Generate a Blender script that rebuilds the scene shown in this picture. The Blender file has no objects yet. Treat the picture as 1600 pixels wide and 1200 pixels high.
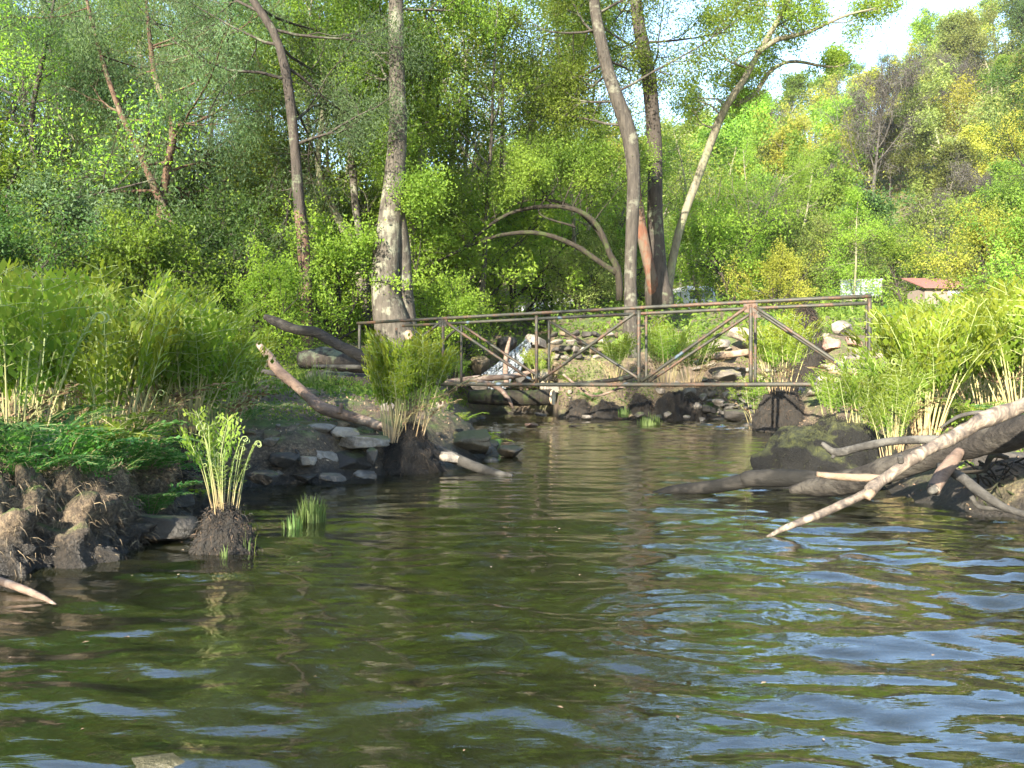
import bpy, math, random
import numpy as np
from mathutils import Vector, Matrix, Euler

# ------------------------------------------------------------------ camera, sky, sun, exposure
scene = bpy.context.scene
COL = scene.collection
EYE = 0.80          # metres above the water
FPX = 1209.0        # focal length in pixels of the 1600 px wide photograph
cam_d = bpy.data.cameras.new('camera')
cam = bpy.data.objects.new('camera', cam_d); COL.objects.link(cam)
cam.location = (0, 0, EYE); cam.rotation_euler = (math.radians(90), 0, 0)
cam_d.sensor_width = 36; cam_d.lens = 36 * FPX / 1600
cam_d.clip_start = 0.05; cam_d.clip_end = 2000
scene.camera = cam

SUN_EL, SUN_AZ = math.radians(23), math.radians(206)     # azimuth measured clockwise from +Y: from behind, a little left
sun_dir = Vector((math.sin(SUN_AZ) * math.cos(SUN_EL), math.cos(SUN_AZ) * math.cos(SUN_EL), math.sin(SUN_EL)))
world = bpy.data.worlds.new('World'); scene.world = world; world.use_nodes = True
wn = world.node_tree.nodes; wl = world.node_tree.links
sky = wn.new('ShaderNodeTexSky'); sky.sky_type = 'NISHITA'; sky.sun_disc = False
sky.sun_elevation = SUN_EL; sky.sun_rotation = SUN_AZ
sky.air_density = 1.15; sky.dust_density = .5; sky.ozone_density = 1.6; sky.altitude = 200
wl.new(sky.outputs[0], wn['Background'].inputs[0]); wn['Background'].inputs[1].default_value = 0.11
sd = bpy.data.lights.new('sun', 'SUN'); sd.energy = 4.8; sd.angle = math.radians(0.6); sd.color = (1.0, 0.90, 0.74)
so = bpy.data.objects.new('sun', sd); COL.objects.link(so)
so.rotation_euler = (-sun_dir).to_track_quat('-Z', 'Y').to_euler()
so.location = (0, -20, 40)
vs = scene.view_settings
scene.display_settings.display_device = 'sRGB'
vs.view_transform = 'Standard'; vs.look = 'None'; vs.gamma = 1; vs.use_curve_mapping = False
vs.exposure = 2.55
cy = scene.cycles
cy.max_bounces = 10; cy.diffuse_bounces = 6; cy.glossy_bounces = 3; cy.transmission_bounces = 4
cy.transparent_max_bounces = 8; cy.use_denoising = True
cy.caustics_reflective = False; cy.caustics_refractive = False
cy.sample_clamp_indirect = 6

# ------------------------------------------------------------------ helpers
R = np.random.default_rng(11)
rnd = random.Random(5)

def _h(ix, iy, iz, seed):
    with np.errstate(over='ignore'):
        n = (ix.astype(np.int64) * 374761393 + iy.astype(np.int64) * 668265263 + iz.astype(np.int64) * 1274126177 + seed * 974711) & 0xffffffff
        n = ((n ^ (n >> 13)) * 1274126177) & 0xffffffff
        n = (n ^ (n >> 16)) & 0xffffff
    return n / float(0xffffff)

def vnoise(x, y, z=None, seed=0):
    x = np.asarray(x, float); y = np.asarray(y, float)
    z = np.zeros_like(x) if z is None else np.asarray(z, float)
    ix, iy, iz = np.floor(x), np.floor(y), np.floor(z)
    fx, fy, fz = x - ix, y - iy, z - iz
    fx, fy, fz = [f * f * (3 - 2 * f) for f in (fx, fy, fz)]
    r = 0
    for a in (0, 1):
        for b in (0, 1):
            for c in (0, 1):
                w = (fx if a else 1 - fx) * (fy if b else 1 - fy) * (fz if c else 1 - fz)
                r = r + w * _h(ix + a, iy + b, iz + c, seed)
    return r * 2 - 1

def fbm(x, y, z=None, seed=0, o=4):
    r, a, f = 0, 1.0, 1.0
    for i in range(o):
        r = r + a * vnoise(np.asarray(x) * f, np.asarray(y) * f, None if z is None else np.asarray(z) * f, seed + i * 7)
        a *= .5; f *= 2.03
    return r / 1.9

def sst(t):
    t = np.clip(t, 0, 1); return t * t * (3 - 2 * t)

def PX(px, py, d):
    """world point seen at a pixel of the 1600 x 1200 photograph, d metres ahead"""
    return Vector(((px - 800) / FPX * d, d, EYE - (py - 600) / FPX * d))

def mesh_np(name, verts, faces_list, mats=(), smooth=False, mat_idx=None):
    """faces_list: list of int arrays (n,3) or (n,4)"""
    me = bpy.data.meshes.new(name)
    verts = np.ascontiguousarray(verts, dtype=np.float32)
    me.vertices.add(len(verts)); me.vertices.foreach_set('co', verts.ravel())
    li, ls, off = [], [], 0
    for f in faces_list:
        f = np.asarray(f, dtype=np.int32)
        if len(f) == 0: continue
        li.append(f.ravel()); k = f.shape[1]
        ls.append(off + np.arange(len(f), dtype=np.int32) * k); off += f.size
    li = np.concatenate(li); ls = np.concatenate(ls)
    me.loops.add(len(li)); me.loops.foreach_set('vertex_index', li)
    me.polygons.add(len(ls)); me.polygons.foreach_set('loop_start', ls)
    if mat_idx is not None: me.polygons.foreach_set('material_index', np.asarray(mat_idx, dtype=np.int32))
    me.update(calc_edges=True)
    me.polygons.foreach_set('use_smooth', np.full(len(ls), bool(smooth)))
    for m in mats: me.materials.append(m)
    return me

def link(name, me, parent=None, loc=(0, 0, 0), rot=(0, 0, 0), sc=(1, 1, 1), label=None, cat=None, group=None, kind=None):
    o = bpy.data.objects.new(name, me); COL.objects.link(o)
    if parent: o.parent = parent
    o.location = loc; o.rotation_euler = rot; o.scale = sc if hasattr(sc, '__len__') else (sc,) * 3
    tag(o, label, cat, group, kind)
    return o

def tag(o, label=None, cat=None, group=None, kind=None):
    if label: o['label'] = label
    if cat: o['category'] = cat
    if group: o['group'] = group
    if kind: o['kind'] = kind
    return o

def thing(name, label, cat, loc=(0, 0, 0), rz=0, group=None, sc=(1, 1, 1)):
    return link(name, None, None, loc, (0, 0, rz), sc, label, cat, group)

class Geo:
    """collects vertices and faces"""
    def __init__(s): s.v, s.q, s.t, s.n, s.mq, s.mt = [], [], [], 0, [], []
    def add(s, v, q=None, t=None, m=0):
        v = np.asarray(v, float)
        if q is not None and len(q): s.q.append(np.asarray(q) + s.n); s.mq.append(np.full(len(q), m))
        if t is not None and len(t): s.t.append(np.asarray(t) + s.n); s.mt.append(np.full(len(t), m))
        s.v.append(v); s.n += len(v)
    def mesh(s, name, mats, smooth=False):
        fl, mi = [], []
        if s.q: fl.append(np.concatenate(s.q)); mi += s.mq
        if s.t: fl.append(np.concatenate(s.t)); mi += s.mt
        return mesh_np(name, np.concatenate(s.v), fl, mats, smooth, np.concatenate(mi))

def tube(g, pts, rad, k=6, m=0, rough=0.0, cap=True, freq=3.0):
    pts = np.asarray([tuple(p) for p in pts], float); n = len(pts)
    rad = np.broadcast_to(np.asarray(rad, float), (n,)).copy()
    tan = np.gradient(pts, axis=0); tan /= (np.linalg.norm(tan, axis=1, keepdims=True) + 1e-9)
    up = np.array([0.13, 0.21, 1.0]) if abs(tan[0][2]) < .9 else np.array([1.0, 0.1, 0])
    a = np.cross(tan, up); a /= (np.linalg.norm(a, axis=1, keepdims=True) + 1e-9)
    for i in range(1, n):
        if np.dot(a[i], a[i - 1]) < 0: a[i] = -a[i]
    b = np.cross(tan, a)
    th = np.linspace(0, 2 * np.pi, k, endpoint=False)
    ring = a[:, None, :] * np.cos(th)[None, :, None] + b[:, None, :] * np.sin(th)[None, :, None]
    rr = np.repeat(rad[:, None], k, 1)
    if rough:
        q = pts[:, None, :] + ring * rad[:, None, None]
        rr = rr * (1 + rough * fbm(q[..., 0] * freq, q[..., 1] * freq, q[..., 2] * freq, 3, 3))
    V = pts[:, None, :] + ring * rr[..., None]
    i = np.arange(n - 1)[:, None] * k; j = np.arange(k)[None, :]; j2 = (j + 1) % k
    Q = np.stack([i + j, i + j2, i + k + j2, i + k + j], -1).reshape(-1, 4)
    V = V.reshape(-1, 3)
    if cap:
        base = len(V); V = np.vstack([V, pts[0] , pts[-1]])
        jj = np.arange(k); T = np.concatenate([np.stack([np.full(k, base), (jj + 1) % k, jj], -1),
            np.stack([np.full(k, base + 1), (n - 1) * k + jj, (n - 1) * k + (jj + 1) % k], -1)])
    else: T = None
    g.add(V, Q, T, m)

def smooth_path(ctrl, n):
    """Catmull-Rom through control rows (any dimension)"""
    c = np.asarray(ctrl, float); c = np.vstack([2 * c[0] - c[1], c, 2 * c[-1] - c[-2]])
    out = []
    m = len(c) - 3
    for u in np.linspace(0, m - 1e-6, n):
        i = int(u); t = u - i
        p0, p1, p2, p3 = c[i:i + 4]
        out.append(.5 * (2 * p1 + (p2 - p0) * t + (2 * p0 - 5 * p1 + 4 * p2 - p3) * t * t + (3 * p1 - p0 - 3 * p2 + p3) * t ** 3))
    return np.array(out)

def px_path(spec, n=24):
    """spec rows: (px, py, depth, width in px) -> world points and radii in metres"""
    rows = []
    for px, py, d, w in spec:
        p = PX(px, py, d); rows.append((p.x, p.y, p.z, w * .5 * d / FPX))
    s = smooth_path(rows, n)
    return s[:, :3], np.maximum(s[:, 3], .002)

def leaves(g, C, size, rng, aspect=.5, droop=0.0, m=0, out=None):
    """one rhombic, slightly folded leaf per centre"""
    n = len(C)
    d = rng.normal(size=(n, 3)); d[:, 2] -= droop
    if out is not None: d += out
    d /= np.linalg.norm(d, axis=1, keepdims=True)
    u = rng.normal(size=(n, 3)); u[:, 2] += .8
    w = np.cross(d, u); w /= np.linalg.norm(w, axis=1, keepdims=True) + 1e-9
    nn = np.cross(w, d)
    s = size * rng.uniform(.6, 1.3, size=(n, 1))
    fold = nn * s * .12
    V = np.stack([C - d * s * .5, C + w * s * aspect * .5 + fold, C + d * s * .5, C - w * s * aspect * .5 + fold], 1).reshape(-1, 3)
    Q = np.arange(n * 4).reshape(-1, 4)
    g.add(V, Q, None, m)

# ------------------------------------------------------------------ materials
class N:
    def __init__(s, name):
        s.m = bpy.data.materials.new(name); s.m.use_nodes = True
        s.t = s.m.node_tree; s.t.nodes.clear(); s.out = s.t.nodes.new('ShaderNodeOutputMaterial')
    def n(s, typ, ins=None, **kw):
        nd = s.t.nodes.new('ShaderNode' + typ)
        for k, v in kw.items(): setattr(nd, k, v)
        for k, v in (ins or {}).items():
            sock = nd.inputs[k]
            if isinstance(v, bpy.types.NodeSocket): s.t.links.new(v, sock)
            else:
                if hasattr(sock.default_value, '__len__') and len(sock.default_value) == 4 and len(v) == 3: v = (*v, 1)
                sock.default_value = v
        return nd
    def noise(s, vec, scale, detail=5, rough=.6, dist=0):
        return s.n('TexNoise', {'Vector': vec, 'Scale': scale, 'Detail': detail, 'Roughness': rough, 'Distortion': dist}).outputs[0]
    def ramp(s, f, stops):
        r = s.n('ValToRGB', {0: f}); e = r.color_ramp.elements
        while len(e) > 1: e.remove(e[0])
        e[0].position = stops[0][0]; e[0].color = (*stops[0][1], 1)
        for p, c in stops[1:]:
            x = e.new(p); x.color = (*c, 1)
        return r.outputs[0]
    def mr(s, f, a, b, c=0., d=1.):
        return s.n('MapRange', {0: f, 1: a, 2: b, 3: c, 4: d}).outputs[0]
    def mix(s, f, a, b, blend='MIX'):
        x = s.n('Mix', data_type='RGBA', blend_type=blend)
        for k, v in ((0, f), (6, a), (7, b)):
            if isinstance(v, bpy.types.NodeSocket): s.t.links.new(v, x.inputs[k])
            else: x.inputs[k].default_value = (*v, 1) if hasattr(v, '__len__') else v
        return x.outputs[2]
    def math(s, op, a, b=0.):
        return s.n('Math', {0: a, 1: b}, operation=op).outputs[0]
    def bump(s, h, st=.5, dist=.02):
        return s.n('Bump', {'Height': h, 'Strength': st, 'Distance': dist}).outputs[0]
    def coord(s, which='Object', scale=(1, 1, 1)):
        c = s.n('TexCoord').outputs[which]
        if scale != (1, 1, 1): c = s.n('Mapping', {0: c, 3: scale}).outputs[0]
        return c
    def end(s, sh):
        s.t.links.new(sh, s.out.inputs[0]); return s.m

def leaf_mat(name, a, b, trans=.38, tip=None, scale=.7, rough=.5):
    s = N(name); co = s.coord()
    isl = s.n('NewGeometry').outputs['Random Per Island']
    oi = s.n('ObjectInfo').outputs['Random']
    nz = s.noise(co, scale, 2, .5)
    f = s.math('ADD', s.math('MULTIPLY', isl, .5), s.mr(nz, .35, .65, -.05, .55))
    c = s.mix(f, a, b)
    if tip is not None:
        z = s.n('SeparateXYZ', {0: co}).outputs[2]
        c = s.mix(s.math('MULTIPLY', s.mr(z, .6, 1.05), s.mr(isl, 0, 1, .2, .8)), c, tip)
    hs = s.n('HueSaturation', {'Color': c, 'Hue': s.mr(oi, 0, 1, .485, .512), 'Value': s.mr(oi, 0, 1, .68, 1.22)}).outputs[0]
    trans = min(.55, trans + .14)
    p = s.n('BsdfPrincipled', {'Base Color': hs, 'Roughness': rough, 'Specular IOR Level': .15}).outputs[0]
    tc = s.mix(1.0, hs, (1.65, 1.6, .7), 'MULTIPLY')
    t = s.n('BsdfTranslucent', {0: tc}).outputs[0]
    return s.end(s.n('MixShader', {0: trans, 1: p, 2: t}).outputs[0])

def bark_mat(name, dark, light, lichen, lf=.5, vs=(14, 14, 3), bs=.9):
    s = N(name); co = s.coord()
    cs = s.n('Mapping', {0: co, 3: vs}).outputs[0]
    n1 = s.noise(cs, 1.0, 8, .65, .3); n2 = s.noise(co, 2.2, 5, .6)
    n3 = s.noise(co, 9, 4, .7)
    c = s.ramp(n1, [(.3, dark), (.5, tuple((x + y) / 2 for x, y in zip(dark, light))), (.72, light)])
    m = s.mr(s.math('ADD', n2, s.math('MULTIPLY', n3, .5)), .86 - lf * .2, .95 - lf * .12)
    c = s.mix(m, c, lichen)
    bp = s.bump(n1, bs, .03)
    return s.end(s.n('BsdfPrincipled', {'Base Color': c, 'Roughness': .88, 'Normal': bp, 'Specular IOR Level': .25}).outputs[0])

def rock_mat(name, dark, light, moss, mossy=.5, wet=True):
    s = N(name); co = s.coord()
    geo = s.n('NewGeometry'); pos = geo.outputs['Position']
    n1 = s.noise(pos, 5, 8, .65); n2 = s.noise(pos, 26, 6, .7); n3 = s.noise(pos, 2.3, 4, .6)
    c = s.ramp(s.math('ADD', s.math('MULTIPLY', n1, .6), s.math('MULTIPLY', n2, .4)), [(.36, dark), (.62, light)])
    oi = s.n('ObjectInfo').outputs['Random']
    c = s.n('HueSaturation', {'Color': c, 'Value': s.mr(oi, 0, 1, .7, 1.25)}).outputs[0]
    up = s.n('SeparateXYZ', {0: geo.outputs['Normal']}).outputs[2]
    mf = s.mr(s.math('ADD', s.math('MULTIPLY', up, .35), s.math('ADD', n3, s.math('MULTIPLY', n2, .3))), .98 - mossy * .35, 1.08 - mossy * .3)
    c = s.mix(mf, c, moss)
    rough = .85
    if wet:   # the silt line the river leaves on stones, a stain at water level
        z = s.n('SeparateXYZ', {0: pos}).outputs[2]
        wf = s.mr(s.math('ADD', z, s.mr(n1, .3, .7, -.05, .05)), .04, .13, 1, 0)
        c = s.mix(s.math('MULTIPLY', wf, .8), c, (.018, .016, .012)); rough = s.mr(wf, 0, 1, .85, .35)
    h = s.math('ADD', n1, s.math('MULTIPLY', n2, .5))
    return s.end(s.n('BsdfPrincipled', {'Base Color': c, 'Roughness': rough, 'Normal': s.bump(h, .9, .04)}).outputs[0])

M = {}
M['leaf_mid'] = leaf_mat('leaf_mid', (.065, .13, .02), (.20, .285, .045))
M['leaf_bright'] = leaf_mat('leaf_bright', (.115, .22, .028), (.27, .39, .06), .45)
M['leaf_yellow'] = leaf_mat('leaf_yellow', (.17, .21, .03), (.38, .38, .075), .4)
M['leaf_pale'] = leaf_mat('leaf_pale', (.10, .14, .04), (.24, .28, .085), .35)
M['leaf_blue'] = leaf_mat('leaf_blue', (.05, .10, .045), (.13, .19, .09), .3)
M['leaf_dark'] = leaf_mat('leaf_dark', (.03, .07, .018), (.075, .14, .035), .3)
M['leaf_olive'] = leaf_mat('leaf_olive', (.06, .09, .02), (.16, .19, .04), .3)
M['leaf_russet'] = leaf_mat('leaf_russet', (.16, .11, .06), (.3, .22, .13), .3)
M['fern'] = leaf_mat('fern_leaf', (.075, .15, .02), (.17, .26, .035), .42, tip=(.24, .27, .05), scale=3)
M['fern_sun'] = leaf_mat('fern_leaf_sunny', (.085, .15, .018), (.19, .25, .028), .42, tip=(.27, .27, .04), scale=3)
M['fern_low'] = leaf_mat('low_fern_leaf', (.045, .13, .035), (.1, .22, .07), .38, scale=3)
M['grass'] = leaf_mat('grass_blade', (.11, .19, .06), (.26, .35, .14), .4, scale=3)
M['cover'] = leaf_mat('cover_leaf', (.05, .11, .02), (.2, .27, .05), .38, scale=.5)

s = N('fern_stalk'); co = s.coord(); n = s.noise(co, 9, 3)
z = s.n('SeparateXYZ', {0: co}).outputs[2]
c = s.mix(s.mr(z, .05, .7), s.mix(n, (.26, .16, .085), (.36, .27, .14)), (.22, .27, .09))
M['stalk'] = s.end(s.n('BsdfPrincipled', {'Base Color': c, 'Roughness': .6}).outputs[0])

M['bark'] = bark_mat('bark_grey', (.022, .02, .016), (.085, .074, .06), (.14, .14, .105), .4)
M['bark_dark'] = bark_mat('bark_dark', (.014, .012, .010), (.055, .045, .037), (.09, .10, .065), .25)
M['bark_mid'] = bark_mat('bark_mid', (.016, .014, .012), (.062, .054, .044), (.105, .105, .08), .35)
M['bark_pale'] = bark_mat('bark_pale', (.075, .068, .048), (.19, .175, .125), (.15, .16, .09), .5, (8, 8, 3))
M['bark_moss'] = bark_mat('bark_moss', (.009, .008, .006), (.032, .026, .018), (.03, .04, .012), .4)
M['bark_orange'] = bark_mat('bark_orange', (.03, .019, .013), (.11, .066, .043), (.12, .105, .07), .35)
M['bark_peeled'] = bark_mat('bark_peeled', (.03, .018, .013), (.14, .06, .035), (.09, .07, .05), .9, (10, 10, 2))
M['bark_dead'] = bark_mat('bark_dead', (.02, .019, .017), (.068, .063, .055), (.09, .085, .074), .4, (9, 9, 9), .8)
M['log'] = bark_mat('log_bark', (.009, .008, .007), (.035, .030, .025), (.055, .049, .04), .35, (4, 26, 26), 1)
M['log_dark'] = bark_mat('log_wet', (.004, .004, .0035), (.013, .012, .010), (.022, .02, .017), .1, (5, 16, 16), .6)
M['wood_raw'] = bark_mat('wood_raw', (.10, .07, .045), (.23, .165, .115), (.27, .2, .14), .4, (8, 12, 12), .6)
M['drift'] = bark_mat('drift_wood', (.06, .042, .033), (.2, .14, .105), (.24, .19, .15), .4, (7, 14, 14), .8)

s = N('cut_wood'); co = s.coord(); n = s.noise(co, 12, 4)
M['cut'] = s.end(s.n('BsdfPrincipled', {'Base Color': s.ramp(n, [(.35, (.33, .22, .12)), (.65, (.6, .46, .29))]), 'Roughness': .8}).outputs[0])
s = N('ringed_bark'); co = s.coord()
v = s.noise(s.n('Mapping', {0: co, 3: (15, 9, 9)}).outputs[0], 1, 6, .65, 1.6); v2 = s.noise(co, 30, 4)
c = s.ramp(v, [(.36, (.03, .024, .02)), (.47, (.08, .062, .048)), (.54, (.13, .105, .08)), (.62, (.21, .175, .13))])
M['ringed'] = s.end(s.n('BsdfPrincipled', {'Base Color': c, 'Roughness': .75, 'Normal': s.bump(s.math('ADD', v, s.math('MULTIPLY', v2, .3)), .7, .012)}).outputs[0])

M['rock'] = rock_mat('rock_grey', (.055, .048, .04), (.25, .22, .185), (.10, .10, .035), .15)
M['rock_pale'] = rock_mat('rock_pale', (.10, .085, .07), (.27, .23, .18), (.25, .22, .08), .1)
M['rock_dark'] = rock_mat('rock_dark', (.010, .009, .008), (.05, .044, .037), (.05, .06, .02), .2)
M['rock_moss'] = rock_mat('rock_moss', (.04, .03, .018), (.15, .115, .07), (.07, .065, .02), .45)
M['bedstone'] = rock_mat('bed_stone', (.08, .07, .035), (.36, .3, .18), (.07, .08, .02), .3, False)
M['rock_red'] = rock_mat('rock_red', (.14, .08, .06), (.36, .22, .17), (.16, .13, .06), .1)

# root mat / tussock
s = N('root_mat'); pos = s.n('NewGeometry').outputs['Position']
n1 = s.noise(s.n('Mapping', {0: pos, 3: (40, 40, 12)}).outputs[0], 1, 6, .7); n2 = s.noise(pos, 70, 3)
c = s.ramp(n1, [(.38, (.008, .007, .005)), (.6, (.02, .015, .010)), (.75, (.08, .056, .036))])
M['rootmat'] = s.end(s.n('BsdfPrincipled', {'Base Color': c, 'Roughness': .9, 'Normal': s.bump(s.math('ADD', n1, n2), 1, .03)}).outputs[0])
s = N('root_fibre'); pos = s.n('NewGeometry').outputs['Position']
isl = s.n('NewGeometry').outputs['Random Per Island']
M['fibre'] = s.end(s.n('BsdfPrincipled', {'Base Color': s.ramp(isl, [(0, (.006, .005, .004)), (.7, (.016, .012, .008)), (1, (.08, .052, .03))]), 'Roughness': .85}).outputs[0])
s = N('moss'); pos = s.n('NewGeometry').outputs['Position']
n1 = s.noise(pos, 14, 6, .7); n2 = s.noise(pos, 90, 3)
c = s.ramp(n1, [(.35, (.015, .018, .006)), (.55, (.05, .055, .014)), (.72, (.12, .12, .03))])
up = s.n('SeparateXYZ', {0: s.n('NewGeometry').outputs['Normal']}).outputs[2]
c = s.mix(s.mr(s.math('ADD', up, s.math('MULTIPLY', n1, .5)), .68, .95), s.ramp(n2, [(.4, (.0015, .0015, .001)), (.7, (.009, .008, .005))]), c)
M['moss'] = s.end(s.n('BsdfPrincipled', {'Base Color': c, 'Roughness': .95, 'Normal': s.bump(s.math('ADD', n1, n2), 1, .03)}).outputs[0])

# old pipes: rust with worn grey-green and blue paint
s = N('rusty_pipe'); pos = s.n('NewGeometry').outputs['Position']
n1 = s.noise(pos, 3.1, 5, .7, .6); n2 = s.noise(pos, 1.6, 3, .6, .4); n3 = s.noise(pos, 22, 5, .7)
c = s.ramp(s.math('ADD', s.math('MULTIPLY', n1, .75), s.math('MULTIPLY', n3, .25)), [(.36, (.013, .013, .009)), (.49, (.03, .03, .02)), (.54, (.038, .027, .017)), (.58, (.085, .042, .022)), (.62, (.03, .026, .018)), (.7, (.075, .072, .058))])
c = s.mix(s.mr(n2, .66, .69), c, (.06, .09, .12))
M['pipe'] = s.end(s.n('BsdfPrincipled', {'Base Color': c, 'Roughness': .62, 'Metallic': .15, 'Normal': s.bump(n3, .5, .01)}).outputs[0])

# terrain
s = N('earth'); geo = s.n('NewGeometry'); pos = geo.outputs['Position']
z = s.n('SeparateXYZ', {0: pos}).outputs[2]; up = s.n('SeparateXYZ', {0: geo.outputs['Normal']}).outputs[2]
n1 = s.noise(pos, 1.3, 6, .65); n2 = s.noise(pos, 9, 8, .7); n3 = s.noise(pos, 45, 5, .7); n4 = s.noise(pos, .25, 4, .6)
base = s.ramp(s.math('ADD', s.math('MULTIPLY', n2, .6), s.math('MULTIPLY', n3, .4)), [(.35, (.03, .02, .013)), (.5, (.10, .072, .046)), (.63, (.22, .165, .105))])
green = s.ramp(n2, [(.35, (.035, .06, .012)), (.65, (.11, .15, .03))])
gm = s.math('MULTIPLY', s.mr(s.math('ADD', n1, s.math('MULTIPLY', n3, .25)), .58, .68), s.mr(up, .55, .85))
c = s.mix(gm, base, green)
c = s.mix(s.mr(s.math('ADD', up, s.math('MULTIPLY', n2, .4)), .72, .95, .75, 0), c, s.ramp(s.math('ADD', s.math('MULTIPLY', n3, .6), s.math('MULTIPLY', n1, .4)), [(.38, (.016, .012, .008)), (.50, (.09, .066, .044)), (.6, (.26, .195, .12))]))
mud = s.ramp(n3, [(.35, (.010, .009, .007)), (.7, (.04, .032, .024))])
wet = s.mr(s.math('ADD', z, s.mr(n2, .3, .7, -.09, .09)), .06, .2, 1, 0)
c = s.mix(wet, c, mud)
bed = s.ramp(s.math('ADD', s.math('MULTIPLY', n2, .5), s.math('MULTIPLY', n1, .5)), [(.38, (.05, .048, .018)), (.5, (.2, .17, .075)), (.62, (.42, .34, .19))])
c = s.mix(s.mr(z, -.06, -.01, 1, 0), c, bed)
M['earth'] = s.end(s.n('BsdfPrincipled', {'Base Color': c, 'Roughness': s.mr(wet, 0, 1, .95, .5), 'Normal': s.bump(s.math('ADD', n2, s.math('MULTIPLY', n3, .6)), 1, .06)}).outputs[0])

# river water: fresnel reflection over brown clear water
s = N('river_water'); pos = s.n('NewGeometry').outputs['Position']
w1 = s.noise(s.n('Mapping', {0: pos, 3: (5, 17, 1)}).outputs[0], 1, 3, .55, .6)
w2 = s.noise(s.n('Mapping', {0: pos, 3: (20, 60, 1)}).outputs[0], 1, 2, .5, .3)
bp = s.bump(s.math('ADD', w1, s.math('MULTIPLY', w2, .18)), .22, .012)
fr = s.n('Fresnel', {'IOR': 1.9, 'Normal': bp}).outputs[0]
gl = s.n('BsdfGlossy', {'Color': (1, 1, 1, 1), 'Roughness': .02, 'Normal': bp}).outputs[0]
tr = s.n('BsdfTransparent', {0: (.86, .83, .6, 1)}).outputs[0]
df = s.n('BsdfDiffuse', {0: (.035, .038, .016, 1)}).outputs[0]
under = s.n('MixShader', {0: .22, 1: tr, 2: df}).outputs[0]
M['water'] = s.end(s.n('MixShader', {0: s.mr(fr, 0, 1, .03, 1.0), 1: under, 2: gl}).outputs[0])

s = N('foam'); pos = s.n('NewGeometry').outputs['Position']
n1 = s.noise(s.n('Mapping', {0: pos, 3: (14, 8, 4)}).outputs[0], 1, 6, .7)
p = s.n('BsdfPrincipled', {'Base Color': (.3, .33, .35), 'Roughness': .3, 'Normal': s.bump(n1, 1, .05)}).outputs[0]
M['foam'] = s.end(s.n('MixShader', {0: s.mr(n1, .46, .56), 1: s.n('BsdfTransparent').outputs[0], 2: p}).outputs[0])

def plain(name, c, r=.5, metal=0, var=.15):
    s = N(name); n = s.noise(s.coord(), 6, 5, .7)
    cc = s.mix(n, tuple(x * (1 - var) for x in c), tuple(min(1, x * (1 + var)) for x in c))
    return s.end(s.n('BsdfPrincipled', {'Base Color': cc, 'Roughness': r, 'Metallic': metal}).outputs[0])
M['white'] = plain('white_paint', (.4, .41, .42), .3)
M['paleblue'] = plain('faded_sheet', (.22, .30, .32), .5)
M['glass'] = plain('dark_glass', (.02, .025, .03), .08)
M['rubber'] = plain('tyre_rubber', (.02, .02, .02), .8)
M['red_tile'] = plain('faded_red_sheet', (.17, .075, .06), .7, 0, .5)
M['hut_wall'] = plain('hut_wall', (.16, .13, .105), .8)
M['mesh_wire'] = plain('wire_grey', (.3, .32, .32), .5, .5)

# ------------------------------------------------------------------ terrain
LB = np.array([(-30, -6), (-6, -4.2), (0, -3.3), (2.5, -2.55), (3.28, -2.12), (3.87, -1.86), (4.2, -1.72), (4.6, -2.0), (5.2, -2.35), (5.9, -2.1), (6.35, -1.4), (7.1, -.8), (8.3, -.15), (8.9, .05),
               (9.5, -.2), (10.5, -.5), (13.5, -.62), (17, -.7), (20, -.5), (22, .2), (400, .2)])
RB = np.array([(-30, 5), (0, 3.6), (3, 3.0), (4.4, 2.85), (5.6, 2.75), (7, 3.1), (8.5, 3.6), (10, 4.1), (12, 4.4), (14, 4.6), (16, 5.6), (18, 6.5), (400, 6.5)])
BY = np.array([(-30, .8), (-4, .5), (3, .36), (6, .40), (8, .48), (10, .62), (13, .74), (15, 1.25), (17, 1.75), (20, 2.2), (28, 3.0), (45, 3.9), (50, 4.1)])
KS = np.array([(-1.2, .06), (-.6, .10), (-.3, .17), (0, .31), (.2, .38), (.4, .52), (.6, .71), (.9, .86), (1.4, .6)])

def river_s(x, y):
    j = .22 * vnoise(x * .9, y * .9, None, 21) + .09 * vnoise(x * 3.1, y * 3.1, None, 22)
    sl = x - np.interp(y, LB[:, 0], LB[:, 1]); sr = np.interp(y, RB[:, 0], RB[:, 1]) - x
    sf = 17.7 - y
    notch = (x < 1.1)
    sf = np.where(notch, np.maximum(20.5 - y, np.minimum(17.7 - y + 0 * x, 99)), sf)
    sf = np.where(notch & (y > 17.3), np.minimum(sf, (1.1 - x)), sf)
    return np.minimum(np.minimum(sl, sr), sf) + j * .55

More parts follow.
